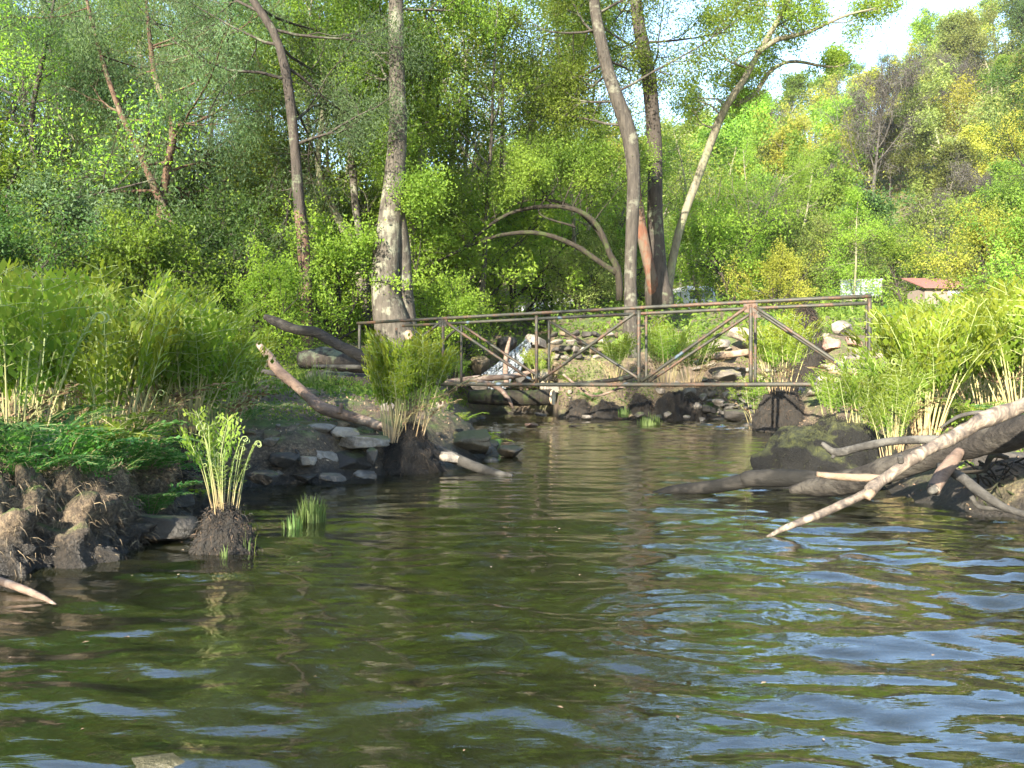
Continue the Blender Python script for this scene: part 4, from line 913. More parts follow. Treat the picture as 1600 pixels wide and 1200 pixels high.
wood('bent_rod', 'thin bent rusty rod hanging below the middle of the footbridge', [(880, 585, 13, 4), (905, 605, 12.8, 4), (930, 619, 12.7, 4), (975, 604, 12.6, 4)], 'drift', 20, 6, 0, [], 'rod')
wood('fallen_pole', 'long pale pole lying under the cream boulders', [(1060, 553, 17.2, 9), (1110, 557, 17.1, 12), (1170, 550, 17, 11)], 'wood_raw', 20, 8, .15)
wood('fallen_pole', 'thin dark branches fallen across the bank below the middle bridge post', [(870, 600, 16.2, 3), (940, 596, 16.2, 6), (985, 588, 16.2, 8), (1010, 570, 16.2, 4)], 'bark_dark', 20, 8, .2)
wood('stick', 'thin straight stick leaning on the left bank near the water', [(441, 682, 6.6, 4), (465, 707, 6.3, 4), (466, 720, 6.2, 4)], 'bark_dead', 10, 6, 0, [], 'stick')

# tangled roots
def root_tangle(label, px, py, d, w, h, n, mat, seed, th=6):
    rr = random.Random(seed); base = PX(px, py, d); t = thing('root_tangle', label, 'roots', base)
    g = Geo()
    for q in range(n):
        x0, y0 = rr.uniform(-w / 2, w / 2), rr.uniform(-h / 2, h / 2)
        c = []; x, y = x0, y0; a = rr.uniform(-.5, 1.0)
        for k in range(5):
            c.append([*(PX(px + x, py + y, d + rr.uniform(-.12, .12)) - base), th * rr.uniform(.3, .6) * (1 - k * .15) * d / FPX / 2 * 2]); x += math.cos(a) * w * .14; y += math.sin(a) * h * .2; a += rr.uniform(-.8, .8)
        c = smooth_path(c, 12); tube(g, c[:, :3], np.maximum(c[:, 3], .003), 6)
    o = link('roots', g.mesh('roots', [M[mat]], True), t); o['kind'] = 'stuff'
root_tangle('tangle of bleached roots beside the black stone behind the bridge', 1150, 632, 16.8, 60, 34, 26, 'bark_dead', 1, 5)
root_tangle('matted dry roots hanging over the dark rocks on the near left bank', 270, 745, 4.7, 60, 24, 22, 'bark_dead', 2, 3)
root_tangle('thin mossy roots dangling below the fallen trunk at the right edge', 1560, 760, 4.8, 110, 90, 34, 'bark_moss', 3, 4)

# ------------------------------------------------------------------ footbridge
br = thing('footbridge', 'rusty pipe footbridge with lattice railings spanning the stream', 'footbridge', (-2.76, 14.0, .8))
u = Vector((.859, -.513, 0)); nrm = Vector((.513, .859, 0)); LEN = 8.62; RH = 1.1
def pipe(name, a, b, r, sag=0, lab=None):
    g = Geo(); n = 9; a, b = Vector(a), Vector(b)
    pts = [a.lerp(b, t) + Vector((0, 0, -sag * 4 * t * (1 - t))) for t in np.linspace(0, 1, n)]
    tube(g, pts, r, 12, rough=.03); o = link(name, g.mesh(name, [M['pipe']], True), br)
    if lab: o['label'] = lab
def bp(side, s, z): return u * s + nrm * (.92 * side) + Vector((0, 0, z))
near = [0, 1.86, 3.66, 5.36, 6.96, 8.6]; far = [.1, 1.6, 3.39, 5.12, 6.8, 8.29]; near[5] = 8.42
for side, posts in ((0, near), (1, far)):
    a = -.05 if side == 0 else .25
    pipe('top_rail', bp(side, a, RH), bp(side, posts[-1] + .02, RH), .027, -.01)
    pipe('bottom_pipe', bp(side, 1.75 if side == 0 else 0, 0), bp(side, posts[-1], 0), .032, .01)
    for k, s_ in enumerate(posts): pipe('post', bp(side, s_, .0 if not (side == 0 and k == 0) else -.02), bp(side, s_, RH - .03), .027 if side == 0 else .022)
    for k in range(5):
        a, b = posts[k] + .05, posts[k + 1] - .05
        up = {0: True, 1: False, 2: side == 0, 3: True, 4: False}[k]
        pipe('diagonal_brace', bp(side, a, .04 if up else RH - .06), bp(side, b, RH - .06 if up else .04), .024)
for s_ in [0.4 + q * .9 for q in range(10)]:
    pipe('cross_pipe', bp(0, s_, -.0), bp(1, s_, -.0), .016)
g = Geo()
for side, s_ in ((0, 6.96), (1, 6.8), (0, 1.86)):
    c = bp(side, s_, RH - .05); dx = u * .1; nz = nrm * .012; zz = Vector((0, 0, .085))
    pl = [c - dx + zz * .8, c + dx + zz * .8, c + dx * .8 - zz, c - dx * .8 - zz]
    V = [tuple(p + nz) for p in pl] + [tuple(p - nz) for p in pl]
    gp = Geo(); gp.add(V, [[3, 2, 1, 0], [4, 5, 6, 7], [0, 1, 5, 4], [1, 2, 6, 5], [2, 3, 7, 6], [3, 0, 4, 7]]); link('gusset_plate', gp.mesh('gusset_plate', [M['pipe']]), br)

# ------------------------------------------------------------------ ferns
def frond_mesh(name, seed, lean=.12, arch=.25, start=.42, npin=8, nl=6, leafm='fern', crozier=False, pl=.20, bare=False, thick=.0065, low=False):
    rr = np.random.default_rng(seed); g = Geo(); n = 22
    sv = np.linspace(0, 1, n); wob = rr.normal(size=2) * .03
    P = np.stack([lean * sv + arch * sv ** 3, wob[0] * np.sin(sv * 3) , sv * (1 - .12 * arch) - .25 * arch * sv ** 4 + (0 if not low else -.25 * sv ** 3)], 1)
    if crozier:
        th = np.linspace(0, rr.uniform(3.5, 8.5), 18); R0 = .045
        e = P[-1]; rad = R0 * (1 - th / 10.5)
        sp = np.stack([e[0] + R0 - rad * np.cos(th), np.full(18, e[1]), e[2] + rad * np.sin(th)], 1)
        P2 = np.vstack([P, sp[1:]]); tube(g, P2, np.linspace(thick, thick * .8, len(P2)), 5)
    else: tube(g, P, np.linspace(thick, thick * .25, n), 5)
    if not bare:
        C, D, Wd = [], [], []
        for k in range(npin):
            t = start + (1 - start) * (k + .3) / npin
            p = np.array([np.interp(t, sv, P[:, c]) for c in range(3)])
            tg = np.array([np.interp(min(1, t + .02), sv, P[:, c]) for c in range(3)]) - p; tg /= np.linalg.norm(tg)
            q = (k + .3) / npin; L = pl * (np.sin(math.pi * (q * .8 + .14)) ** .7) * rr.uniform(.8, 1.1)
            for sgn in (-1, 1):
                side = np.array([rr.normal() * .25, sgn, rr.normal() * .15]); d = side * .85 + tg * rr.uniform(.35, .75); d /= np.linalg.norm(d)
                dr = rr.uniform(.0, .5)
                m = max(3, int(nl * L / pl + .5)); lt = np.linspace(.12, 1, m)
                pts = p + d * (lt * L)[:, None] + np.array([0, 0, -dr]) * (lt ** 2 * L * .5)[:, None]
                tube(g, np.vstack([p, pts]), np.full(m + 1, .0018), 3, cap=False)
                wv = np.cross(d, np.array([.4, 0, 1.0])); wv /= np.linalg.norm(wv)
                for s2 in (-1, 1):
                    ld = (tg * .95 * s2 + d * .45) if not low else (tg * s2 + d * .35)
                    ld = ld / np.linalg.norm(ld)
                    ll = (.072 if not low else .055) * (1 - .45 * lt) * (pl / .2) * rr.uniform(.85, 1.15)
                    for a_, l_ in zip(pts, ll):
                        C.append(a_ + ld * l_ * .55); D.append(ld * l_ * .55); Wd.append((d * .8 + rr.normal(size=3) * .3) * l_ * (.30 if not low else .42))
        C, D, Wd = map(np.array, (C, D, Wd))
        V = np.stack([C - D, C + Wd, C + D, C - Wd], 1).reshape(-1, 3)
        g.add(V, np.arange(len(V)).reshape(-1, 4), None, 1)
    return g.mesh(name, [M['stalk'], M[leafm]], False)

s = N('dead_leaf'); isl = s.n('NewGeometry').outputs['Random Per Island']
M['dead_leaf'] = s.end(s.n('BsdfPrincipled', {'Base Color': s.ramp(isl, [(0, (.07, .04, .02)), (1, (.26, .17, .09))]), 'Roughness': .8}).outputs[0])
FR = {}
for key, lm in (('fern', 'fern'), ('sun', 'fern_sun')):
    FR[key] = [frond_mesh('frond', 200 + q, .04 + .03 * (q % 3), .04 + .05 * (q % 4), .49 + .05 * (q % 3), 7 + q % 2, 5, lm) for q in range(7)]
    FR[key + '_young'] = [frond_mesh('young_frond', 230 + q, .05, .05 + .03 * q, .5, 7, 4, lm, True, .09) for q in range(3)]
FR['crozier'] = [frond_mesh('crozier', 240 + q, .03 + .05 * q, .02, .5, 0, 0, 'fern', True, .1, True, .006) for q in range(3)]
FR['dead'] = [frond_mesh('dead_frond', 260 + q, .25, .5, .45, 7, 4, 'dead_leaf') for q in range(2)]
FR['low'] = [frond_mesh('low_frond', 250 + q, .34 + .09 * q, .3, .12, 11, 6, 'fern_low', False, .26, False, .004, True) for q in range(4)]
FR['low_sun'] = [frond_mesh('low_frond', 250 + q, .5 + .1 * q, .35, .12, 11, 6, 'fern_sun', False, .26, False, .004, True) for q in range(3)]

def dome(w, dpt, h, seed, mat='rootmat', rings=26, seg=56, name='root_mound', power=2.4, amp=.22):
    rr = []; 
    for i_ in range(rings + 1):
        t = i_ / rings; z = h * (1 - t ** power) if t < 1 else 0
        for j_ in range(seg):
            a = j_ / seg * 2 * math.pi; rr.append((math.cos(a) * w * t, math.sin(a) * dpt * t, z))
    V = np.array(rr)
    low = V[-seg:].copy(); low[:, 2] = -.35; low[:, :2] *= 1.02; V = np.vstack([V, low])
    f = 5 / max(w, .2) * .35
    nrm_ = V / (np.linalg.norm(V, axis=1, keepdims=True) + .02)
    V = V + nrm_ * (amp * min(w, h) * (fbm(V[:, 0] * f * 2 + seed, V[:, 1] * f * 2, V[:, 2] * f * 2, seed, 4) * 1.6))[:, None]
    V = V + nrm_ * (.012 * fbm(V[:, 0] * 40, V[:, 1] * 40, V[:, 2] * 18, seed, 2))[:, None]
    i = np.arange(rings + 1)[:, None] * seg; j = np.arange(seg)[None, :]
    Q = np.stack([i + j, i + seg + j, i + seg + (j + 1) % seg, i + (j + 1) % seg], -1).reshape(-1, 4)
    return mesh_np(name, V, [Q], [M[mat]], True), V

def fibres(V, n, L, seed, mat='fibre', th=.0022):
    rr = np.random.default_rng(seed); V = V[V[:, 2] > -.02]
    P = V[rr.integers(0, len(V), n)] + rr.normal(size=(n, 3)) * .015
    out = P / (np.linalg.norm(P, axis=1, keepdims=True) + 1e-6); out[:, 2] = np.abs(out[:, 2]) * .2
    d = out * .7 + rr.normal(size=(n, 3)) * .45 + np.array([0, 0, -.5]); d /= np.linalg.norm(d, axis=1, keepdims=True)
    l = L * rr.uniform(.4, 1.3, (n, 1)); w = np.cross(d, rr.normal(size=(n, 3))); w /= np.linalg.norm(w, axis=1, keepdims=True); w *= th
    A = P + out * .004; B = A + d * l * .6; C_ = B + (d + np.array([0, 0, -.6])) * l * .5
    VV = np.stack([A - w, A + w, B + w * .8, B - w * .8, C_], 1).reshape(-1, 3)
    b = np.arange(n)[:, None] * 5
    return mesh_np('root_fibres', VV, [b + np.array([[0, 1, 2, 3]]), b + np.array([[3, 2, 4]])], [M[mat]], False)

def fern(label, x, y, z, n, h, kind='fern', spread=.10, tilt=.22, young=3, croz=2, mound=None, seed=0, group='royal fern clumps', name='fern_clump', cat='fern'):
    rr = random.Random(seed * 77 + 5)
    t = thing(name, label, cat, (x, y, z), 0, group)
    zt = 0
    if mound:
        w, dp, mh = mound
        me, V = dome(w, dp, mh, seed); link('root_mound', me, t)
        o = link('root_fibres', fibres(V, 2600, .024 if w < .2 else .03 + .12 * w, seed, 'fibre', .0016 if w < .2 else .006 * w), t); o['kind'] = 'stuff'
        zt = mh * .86
    seq = [('frond', FR[kind])] * n + ([('young_frond', FR[kind + '_young'])] * young if kind + '_young' in FR else []) + [('crozier', FR['crozier'])] * croz + ([('dead_frond', FR['dead'])] * 3 if n >= 12 else [])
    for nm, fam in seq:
        a = rr.uniform(0, 6.283); q = rr.random() ** .6
        hh = h * (rr.uniform(.72, 1.05) if nm == 'frond' else rr.uniform(.45, .85))
        link(nm, rr.choice(fam), t, (math.cos(a) * spread * q, math.sin(a) * spread * q, zt - .02), (rr.uniform(-.08, .08), tilt * q * rr.uniform(.5, 1.2), a), hh)
    return t

# left mass
LF = [(20, 4.3, 1.10, 20, 'pale-stemmed royal fern clump at the left edge, nearest the camera'), (70, 5.0, 1.15, 20, 'tall royal fern clump second from the left edge with thick pale stems'),
      (125, 5.5, 1.25, 20, 'tallest royal fern clump of the left mass'), (165, 4.75, 1.12, 18, 'royal fern clump with spreading stems above the blue-green low plants'), (215, 5.5, 1.12, 18, 'royal fern clump left of the black root mound'),
      (330, 6.1, 1.02, 15, 'royal fern clump close behind the one on the black root mound'), (10, 6.4, 1.35, 16, 'royal fern clump behind at the far left'), (95, 7.2, 1.42, 16, 'royal fern clump in the back row below the dark leaning trunk'),
      (185, 7.2, 1.38, 16, 'back row royal fern clump with yellowish tips'), (260, 7.4, 1.28, 15, 'back row royal fern clump above the black root mound'), (372, 8.6, .85, 12, 'royal fern clump left of the forked driftwood'),  (322, 9, 1.2, 14, 'royal fern clump in the rear between driftwood and fern mass'), (392, 10.5, .85, 12, 'rear royal fern clump below the blackish dead log'), (235, 6.3, 1.15, 14, 'royal fern clump in the middle of the left mass')]
for q, (px, d, h, n, lb) in enumerate(LF):
    x = (px - 800) / FPX * d
    fern(lb, x, d, Hs(x, d) - .02, int(n * .8), h, ('sun' if q in (3, 6, 7, 12, 14) else 'fern'), .14, .22, 4, 4, None, 10 + q)
x = (292 - 800) / FPX * 5.55
fern('royal fern clump with straight pale stems standing on a black root mound', x, 5.55, .02, 20, 1.05, 'fern', .07, .26, 3, 2, (.25, .22, .42), 31)
x = (350 - 800) / FPX * 3.75
fern('small young fern with curled stems on a cone-shaped root mound in the water', x, 3.75, -.02, 3, .55, 'fern', .06, .12, 12, 8, (.155, .14, .22), 32)
x = (640 - 800) / FPX * 7.05
fern('bushy bright royal fern on a square black stump of roots before the bridge', x, 7.05, -.02, 30, .95, 'sun', .14, .12, 4, 2, (.30, .26, .43), 33)
x = (612 - 800) / FPX * 6.9
fern('left tuft of pale fern stems in front of the black stump of roots', x, 6.85, .30, 12, .88, 'sun', .06, .13, 2, 1, None, 34)
# right
RF = [(1440, 6.5, .30, 1.25, 26, 'tall yellow-green royal fern standing behind the fallen trunk'), (1398, 6.3, .28, .85, 12, 'sparse royal fern left of the tall yellow-green one'), (1345, 6.3, .34, .72, 9, 'thin fern with bare stems on the mossy mound'),
      (1310, 6.5, .34, .66, 7, 'leftmost thin fern on the mossy mound'), (1395, 5.9, .25, .55, 7, 'short fern in front on the right side of the mossy mound')]
for q, (px, d, z, h, n, lb) in enumerate(RF):
    x = (px - 800) / FPX * d
    fern(lb, x, d, z, n, h, 'sun' if q == 0 else 'fern', .11, .24, 3, 3, None, 50 + q)
RB2 = [(1500, 7.6, 1.15, 'bright royal fern right of the tall yellow-green one'), (1545, 7.0, 1.1, 'brightest royal fern under the red-roofed hut'), (1595, 6.6, 1.15, 'sunny royal fern cut by the right edge'), (1570, 8.4, 1.3, 'rear royal fern at the right edge below the yellow bush'),
       (1480, 9.0, 1.2, 'rear royal fern behind the tall yellow-green one'), (1520, 9.8, 1.35, 'royal fern in the far rear of the right mass'), (1640, 7.6, 1.3, 'royal fern just past the right edge')]
for q, (px, d, h, lb) in enumerate(RB2):
    x = (px - 800) / FPX * d
    fern(lb, x, d, max(Hs(x, d), .3), 20, h, 'sun', .16, .36, 2, 1, None, 60 + q)
FF = [(1040, 15.6, .75, 1.35, 22, None, 'fern', 'tall royal fern on a dark mound right of the middle bridge post'), (1078, 16.2, .75, 1.3, 16, None, 'fern', 'royal fern right of the tall one behind the bridge'), (958, 17.5, .85, 1.15, 14, None, 'fern', 'dark green royal fern between the stone wall and the slender alder'),
      (1222, 13.2, .0, 1.35, 24, (.48, .42, .75), 'sun', 'royal fern on a large black root stump seen under the right bay of the bridge'), (1188, 13.8, .0, 1.05, 12, None, 'fern', 'narrow fern left of the large black root stump'), (580, 13.3, .75, .7, 14, None, 'sun', 'small yellow fern beside the left end post of the bridge'),
      (700, 14.6, .7, .7, 8, None, 'fern', 'low fern behind the second bridge post'), (845, 18.2, .8, .9, 8, None, 'sun', 'slim yellow fern between the cascade and the stone wall')]
for q, (px, d, z, h, n, md, kd, lb) in enumerate(FF):
    x = (px - 800) / FPX * d
    zz = z if md or z else Hs(x, d)
    if md and z > .1: zz = z - md[2] * .86 + .1
    fern(lb, x, d, zz, n, h, kd, .2, .24, 0, 0, md, 70 + q)

for q, (px, d, w, hh, lb) in enumerate([(905, 17.9, .34, .42, 'dark earthy tussock just right of the sawn log end'), (950, 17.7, .42, .38, 'low dark tussock on the far bank below the slender alder'), (1003, 17.6, .4, .5, 'dark root-bound tussock under the third bridge post'), (1052, 17.3, .45, .62, 'tall dark root mound below the ferns right of the middle post'), (1085, 17.4, .3, .5, 'narrow dark root mound beside the stone pile')]):
    x = (px - 800) / FPX * d; me, V = dome(w, w * .8, hh, 120 + q, 'rootmat', 22, 40, 'tussock', 2.6, .3)
    tt = thing('tussock', lb, 'tussock', (x, d, 0), 0, 'dark tussocks on the far bank'); link('root_mound', me, tt); o = link('root_fibres', fibres(V, 900, .12, q, 'fibre', .004), tt); o['kind'] = 'stuff'
# low ferns and leafy plants on the near left bank
LP = [(125, 4.2, .52, 9, 'low_sun', 'bright feathery lady fern before the pale stems at left'), (40, 3.7, .50, 9, 'low', 'blue-green low plant at the left edge of the bank'), (95, 3.9, .42, 9, 'low', 'blue-green low plant hanging over the tan mossy rock'),
      (165, 4.15, .45, 9, 'low', 'leafy low plant in the middle of the near left bank'), (215, 4.4, .42, 9, 'low', 'low plant right of the middle one on the left bank'), (255, 4.8, .36, 8, 'low_sun', 'small yellow-green fern left of the black root mound'),
      (150, 3.85, .34, 8, 'low', 'small leafy plant spilling over the bank edge left of the big dark rock'), (235, 4.15, .3, 8, 'low', 'small leafy plant above the big dark rock'), (20, 3.55, .3, 7, 'low', 'small leafy plant at the very edge of the near left bank'), (200, 4.9, .42, 9, 'low', 'broad leafy plant under the back ferns'), (0, 4.2, .5, 9, 'low', 'low fern in the corner behind the blue-green plant'), (60, 4.4, .45, 8, 'low', 'low fern under the thick pale stems'), (310, 6.4, .36, 8, 'low', 'low leafy plant between the two pale-stemmed ferns'), (375, 7.0, .34, 8, 'low', 'dark low fern left of the stone bank'),
      (240, 5.4, .4, 8, 'low', 'low plant at the foot of the back ferns'), (1540, 6.4, .42, 9, 'low_sun', 'low fern in front of the brightest royal fern at right'), (1480, 7.0, .36, 8, 'low_sun', 'low yellow-green fern right of the tall fern stems'), (1600, 5.9, .42, 8, 'low', 'low green fern above the fallen trunk at the right edge'),
      (1560, 5.5, .3, 8, 'low', 'small shaded fern just above the fallen trunk'), (715, 9.6, .34, 8, 'low_sun', 'leafy sunlit plant behind the large tan boulder'), (745, 10.2, .4, 9, 'low_sun', 'yellow-green leafy plant below the second bridge post'), (770, 9.4, .25, 7, 'low', 'small green plant at the tip of the left bank'), (1120, 16, .5, 8, 'low', 'leafy plant below the pale pole behind the bridge'), (1105, 18.2, .5, 8, 'low', 'leafy plant right of the mound ferns'), (925, 18.3, .45, 8, 'low', 'drooping plant above the dark tussocks at mid-stream'), (985, 18.2, .5, 8, 'low', 'leafy plant hanging from the far bank below the slender alder'), (890, 18.6, .4, 8, 'low_sun', 'small leafy plant at the foot of the stone wall'), (1150, 15.4, .5, 8, 'low_sun', 'yellowish leafy plant above the pale slab')]
for q, (px, d, h, n, kd, lb) in enumerate(LP):
    x = (px - 800) / FPX * d
    fern(lb, x, d, Hs(x, d) + .01, n, h * (1.2 if d < 5.5 else 1), kd, .04, .35, 0, 0, None, 90 + q, 'low ferns and leafy plants', 'low_fern', 'fern')

# mossy mound at right
x, y = (1300 - 800) / FPX * 6.3, 6.35
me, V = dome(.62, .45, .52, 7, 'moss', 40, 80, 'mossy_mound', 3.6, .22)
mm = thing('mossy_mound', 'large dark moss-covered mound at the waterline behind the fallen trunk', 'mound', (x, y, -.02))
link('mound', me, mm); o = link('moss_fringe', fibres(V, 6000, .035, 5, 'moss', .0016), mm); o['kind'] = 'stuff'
x, y = (1260 - 800) / FPX * 16, 16
rpl = thing('root_plate', 'upright brown root plate of a toppled tree right of the sunlit boulders', 'stump', (x, y, 1.0))
me, V = dome(.36, .3, 1.35, 9, 'rootmat', 24, 40, 'root_plate', 3.2, .2); link('plate', me, rpl); o = link('root_fibres', fibres(V, 3500, .16, 6, 'fibre', .005), rpl); o['kind'] = 'stuff'
x, y = (1420 - 800) / FPX * 7.6, 7.6
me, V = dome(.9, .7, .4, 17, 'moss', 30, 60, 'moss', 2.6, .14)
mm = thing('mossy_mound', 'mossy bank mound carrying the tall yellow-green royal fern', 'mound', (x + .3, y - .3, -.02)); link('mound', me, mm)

s = N('bank_fibre'); isl = s.n('NewGeometry').outputs['Random Per Island']
M['dry_fibre'] = s.end(s.n('BsdfPrincipled', {'Base Color': s.ramp(isl, [(0, (.03, .022, .014)), (.6, (.10, .075, .045)), (1, (.22, .17, .1))]), 'Roughness': .85}).outputs[0])
for q, (px, py, d, w, hh, lb) in enumerate([(-20, 850, 3.42, .34, .36, 'earthy fibrous clod cut by the left edge of the photo'), (75, 840, 3.62, .36, .35, 'broad tan fibrous clod forming the near left bank'), (150, 830, 3.85, .26, .30, 'rounded clod of roots and moss left of the big dark rock'), (205, 790, 4.3, .3, .34, 'fibrous clod above the big dark rock'), (275, 770, 4.75, .24, .24, 'low dark clod where the bank bends back'), (470, 690, 6.9, .42, .34, 'mossy clod behind the speckled stone'), (400, 700, 6.8, .36, .3, 'dark clod of roots left of the speckled stone')]):
    x = (px - 800) / FPX * d; me, V = dome(w, w * .7, hh, 140 + q, 'earth', 40, 70, 'earth_clod', 3.0, .42)
    tt = thing('earth_clod', lb, 'clod of earth', (x, d, 0), 0, 'clods of the left bank'); link('clod', me, tt); o = link('root_fibres', fibres(V, 2600, .045, q, 'dry_fibre', .0014), tt); o['kind'] = 'stuff'
# grass tufts
def tuft(label, x, y, z, n, h, sp, seed, mat='grass', name='grass_tuft', group='grass tufts'):
    rr = np.random.default_rng(seed); g = Geo()
    for k in range(n):
        a = rr.random() * 6.28; q = rr.random() ** .5 * sp; hh = h * rr.uniform(.3, 1.15) * (1 - .45 * q / sp); l = rr.uniform(.02, .3) * hh
        b = np.array([math.cos(a) * q, math.sin(a) * q * .7, -.05]); d = np.array([math.cos(a + rr.normal() * .6) * l, math.sin(a) * l, 0]); w = np.array([math.sin(a), -math.cos(a), 0]) * .0016 * (1 + y * .25)
        p1 = b + d * .35 + np.array([0, 0, hh * .6 + .05]); p2 = b + d + np.array([0, 0, hh + .05])
        g.add([b - w, b + w, p1 + w * .8, p1 - w * .8, p2], [[0, 1, 2, 3]], [[3, 2, 4]])
    return link(name, g.mesh(name, [M[mat]]), None, (x, y, z), label=label, cat='grass', group=group)
tuft('dense tuft of upright green grass growing out of the water left of centre', (487 - 800) / FPX * 4.5, 4.5, 0, 190, .21, .085, 1)
tuft('sparse short grass blades in the water left of the dense tuft', (462 - 800) / FPX * 4.35, 4.3, 0, 40, .11, .06, 2)
tuft('bright grass tuft in the riffle before the far stone pile', (1015 - 800) / FPX * 14.8, 14.8, .02, 160, .26, .25, 3)
tuft('small bright grass tuft upstream of the riffle', (975 - 800) / FPX * 17, 17.0, .12, 90, .22, .15, 4)
tuft('thin grass blades at the front foot of the cone-shaped fern mound', (352 - 800) / FPX * 3.58, 3.58, 0, 9, .09, .03, 5)
tuft('grass blades right of the cone-shaped fern mound', (388 - 800) / FPX * 3.7, 3.7, 0, 12, .17, .03, 6)
tuft('grass clump below the stacked logs left of the bridge', (495 - 800) / FPX * 11, 11.0, Hs((495 - 800) / FPX * 11, 11), 160, .5, .28, 7)
tuft('lone grass blades on the tan mossy rock', (88 - 800) / FPX * 3.7, 3.62, .25, 10, .09, .02, 8)

# ------------------------------------------------------------------ ground cover and litter (nobody could count these)
def scatter(n, x0, x1, y0, y1, smin, seed, dens=.5, thr=0.0):
    rr = np.random.default_rng(seed); x = rr.uniform(x0, x1, n); y = y0 + (y1 - y0) * rr.random(n) ** 1.0
    s_ = river_s(x, y); k = (-s_ > smin) & (fbm(x * dens, y * dens, None, seed, 3) > thr) & (np.abs(x) < y * .8 + 1)
    return x[k], y[k]
rg = np.random.default_rng(77)
x, y = scatter(150000, -16, 14, 8.5, 22, .5, 41, .6, -.12)
z = H(x, y) + np.abs(rg.normal(size=len(x))) * .10
g = Geo(); leaves(g, np.stack([x, y, z], 1), .06, rg, .5, -.6); link('ground_cover', g.mesh('ground_cover', [M['cover']]), kind='stuff')
x, y = scatter(130000, -40, 45, 20, 58, .5, 42, .2, -.3)
z = H(x, y) + np.abs(rg.normal(size=len(x))) * .28
g = Geo(); leaves(g, np.stack([x, y, z], 1), .16, rg, .5, -.4); link('undergrowth', g.mesh('undergrowth', [M['cover']]), kind='stuff')
x, y = scatter(26000, -6, .5, 3.6, 9, .28, 43, 1.6, .02)
z = H(x, y) + np.abs(rg.normal(size=len(x))) * .045
g = Geo(); leaves(g, np.stack([x, y, z], 1), .028, rg, .6, -.5); link('ground_cover', g.mesh('ground_cover_near', [M['cover']]), kind='stuff')
x, y = scatter(24000, 2.6, 8, 5, 10, .3, 44, 1.6, -.1)
z = H(x, y) + np.abs(rg.normal(size=len(x))) * .05
g = Geo(); leaves(g, np.stack([x, y, z], 1), .032, rg, .6, -.5); link('ground_cover', g.mesh('ground_cover_right', [M['cover']]), kind='stuff')
x, y = scatter(30000, -6, 8, 3.3, 18, .08, 45, 2.2, -.4)
z = H(x, y) + .006
g = Geo(); leaves(g, np.stack([x, y, z], 1), .03, rg, .5, 0)
s = N('dry_leaf'); isl = s.n('NewGeometry').outputs['Random Per Island']
M['litter'] = s.end(s.n('BsdfPrincipled', {'Base Color': s.ramp(isl, [(0, (.06, .04, .025)), (.5, (.2, .13, .075)), (1, (.42, .31, .2))]), 'Roughness': .8}).outputs[0])
link('leaf_litter', g.mesh('leaf_litter', [M['litter']]), kind='stuff')
x, y = scatter(60000, -70, 110, 55, 122, 1, 46, .1, -.6)
z = H(x, y) + np.abs(rg.normal(size=len(x))) * .5
g = Geo(); leaves(g, np.stack([x, y, z], 1), .5, rg, .5, -.3); link('hillside_scrub', g.mesh('hillside_scrub', [M['leaf_olive']]), kind='stuff')

rf = np.random.default_rng(19); n_ = 240
x = rf.uniform(-2.2, 2.6, n_); y = 1.4 + 8 * rf.random(n_) ** 1.5; k_ = river_s(x, y) > .1; x, y = x[k_], y[k_]
g = Geo(); a_ = rf.random(len(x)) * 6.28; l_ = rf.uniform(.004, .013, len(x)); zz = waves(x[None, :], y[None, :])[0] + .003
dx, dy = np.cos(a_) * l_, np.sin(a_) * l_
Vf = np.stack([np.stack([x - dx, y - dy, zz], 1), np.stack([x + dy * .5, y - dx * .5, zz + .001], 1), np.stack([x + dx, y + dy, zz], 1), np.stack([x - dy * .5, y + dx * .5, zz + .001], 1)], 1).reshape(-1, 3)
g.add(Vf, np.arange(len(Vf)).reshape(-1, 4)); link('floating_leaves', g.mesh('floating_leaves', [M['litter']]), kind='stuff')
g = Geo(); rb = np.random.default_rng(9)
for q in range(420):
    x, y = rb.uniform(-2.2, 2.2), rb.uniform(1.2, 7.5)
    if river_s(np.array([x]), np.array([y]))[0] < .1: continue
    V, F = rp[4 + q % 4]; a = rb.uniform(0, 6.28); sc_ = rb.uniform(.03, .12); c_, s_ = math.cos(a), math.sin(a)
    W = V * np.array([sc_ * 1.4, sc_, sc_ * .45]); W = np.stack([W[:, 0] * c_ - W[:, 1] * s_ + x, W[:, 0] * s_ + W[:, 1] * c_ + y, W[:, 2] + Hs(x, y)], 1)
    g.add(W, None, F)
link('riverbed_stones', g.mesh('riverbed_stones', [M['bedstone']], True), kind='stuff')
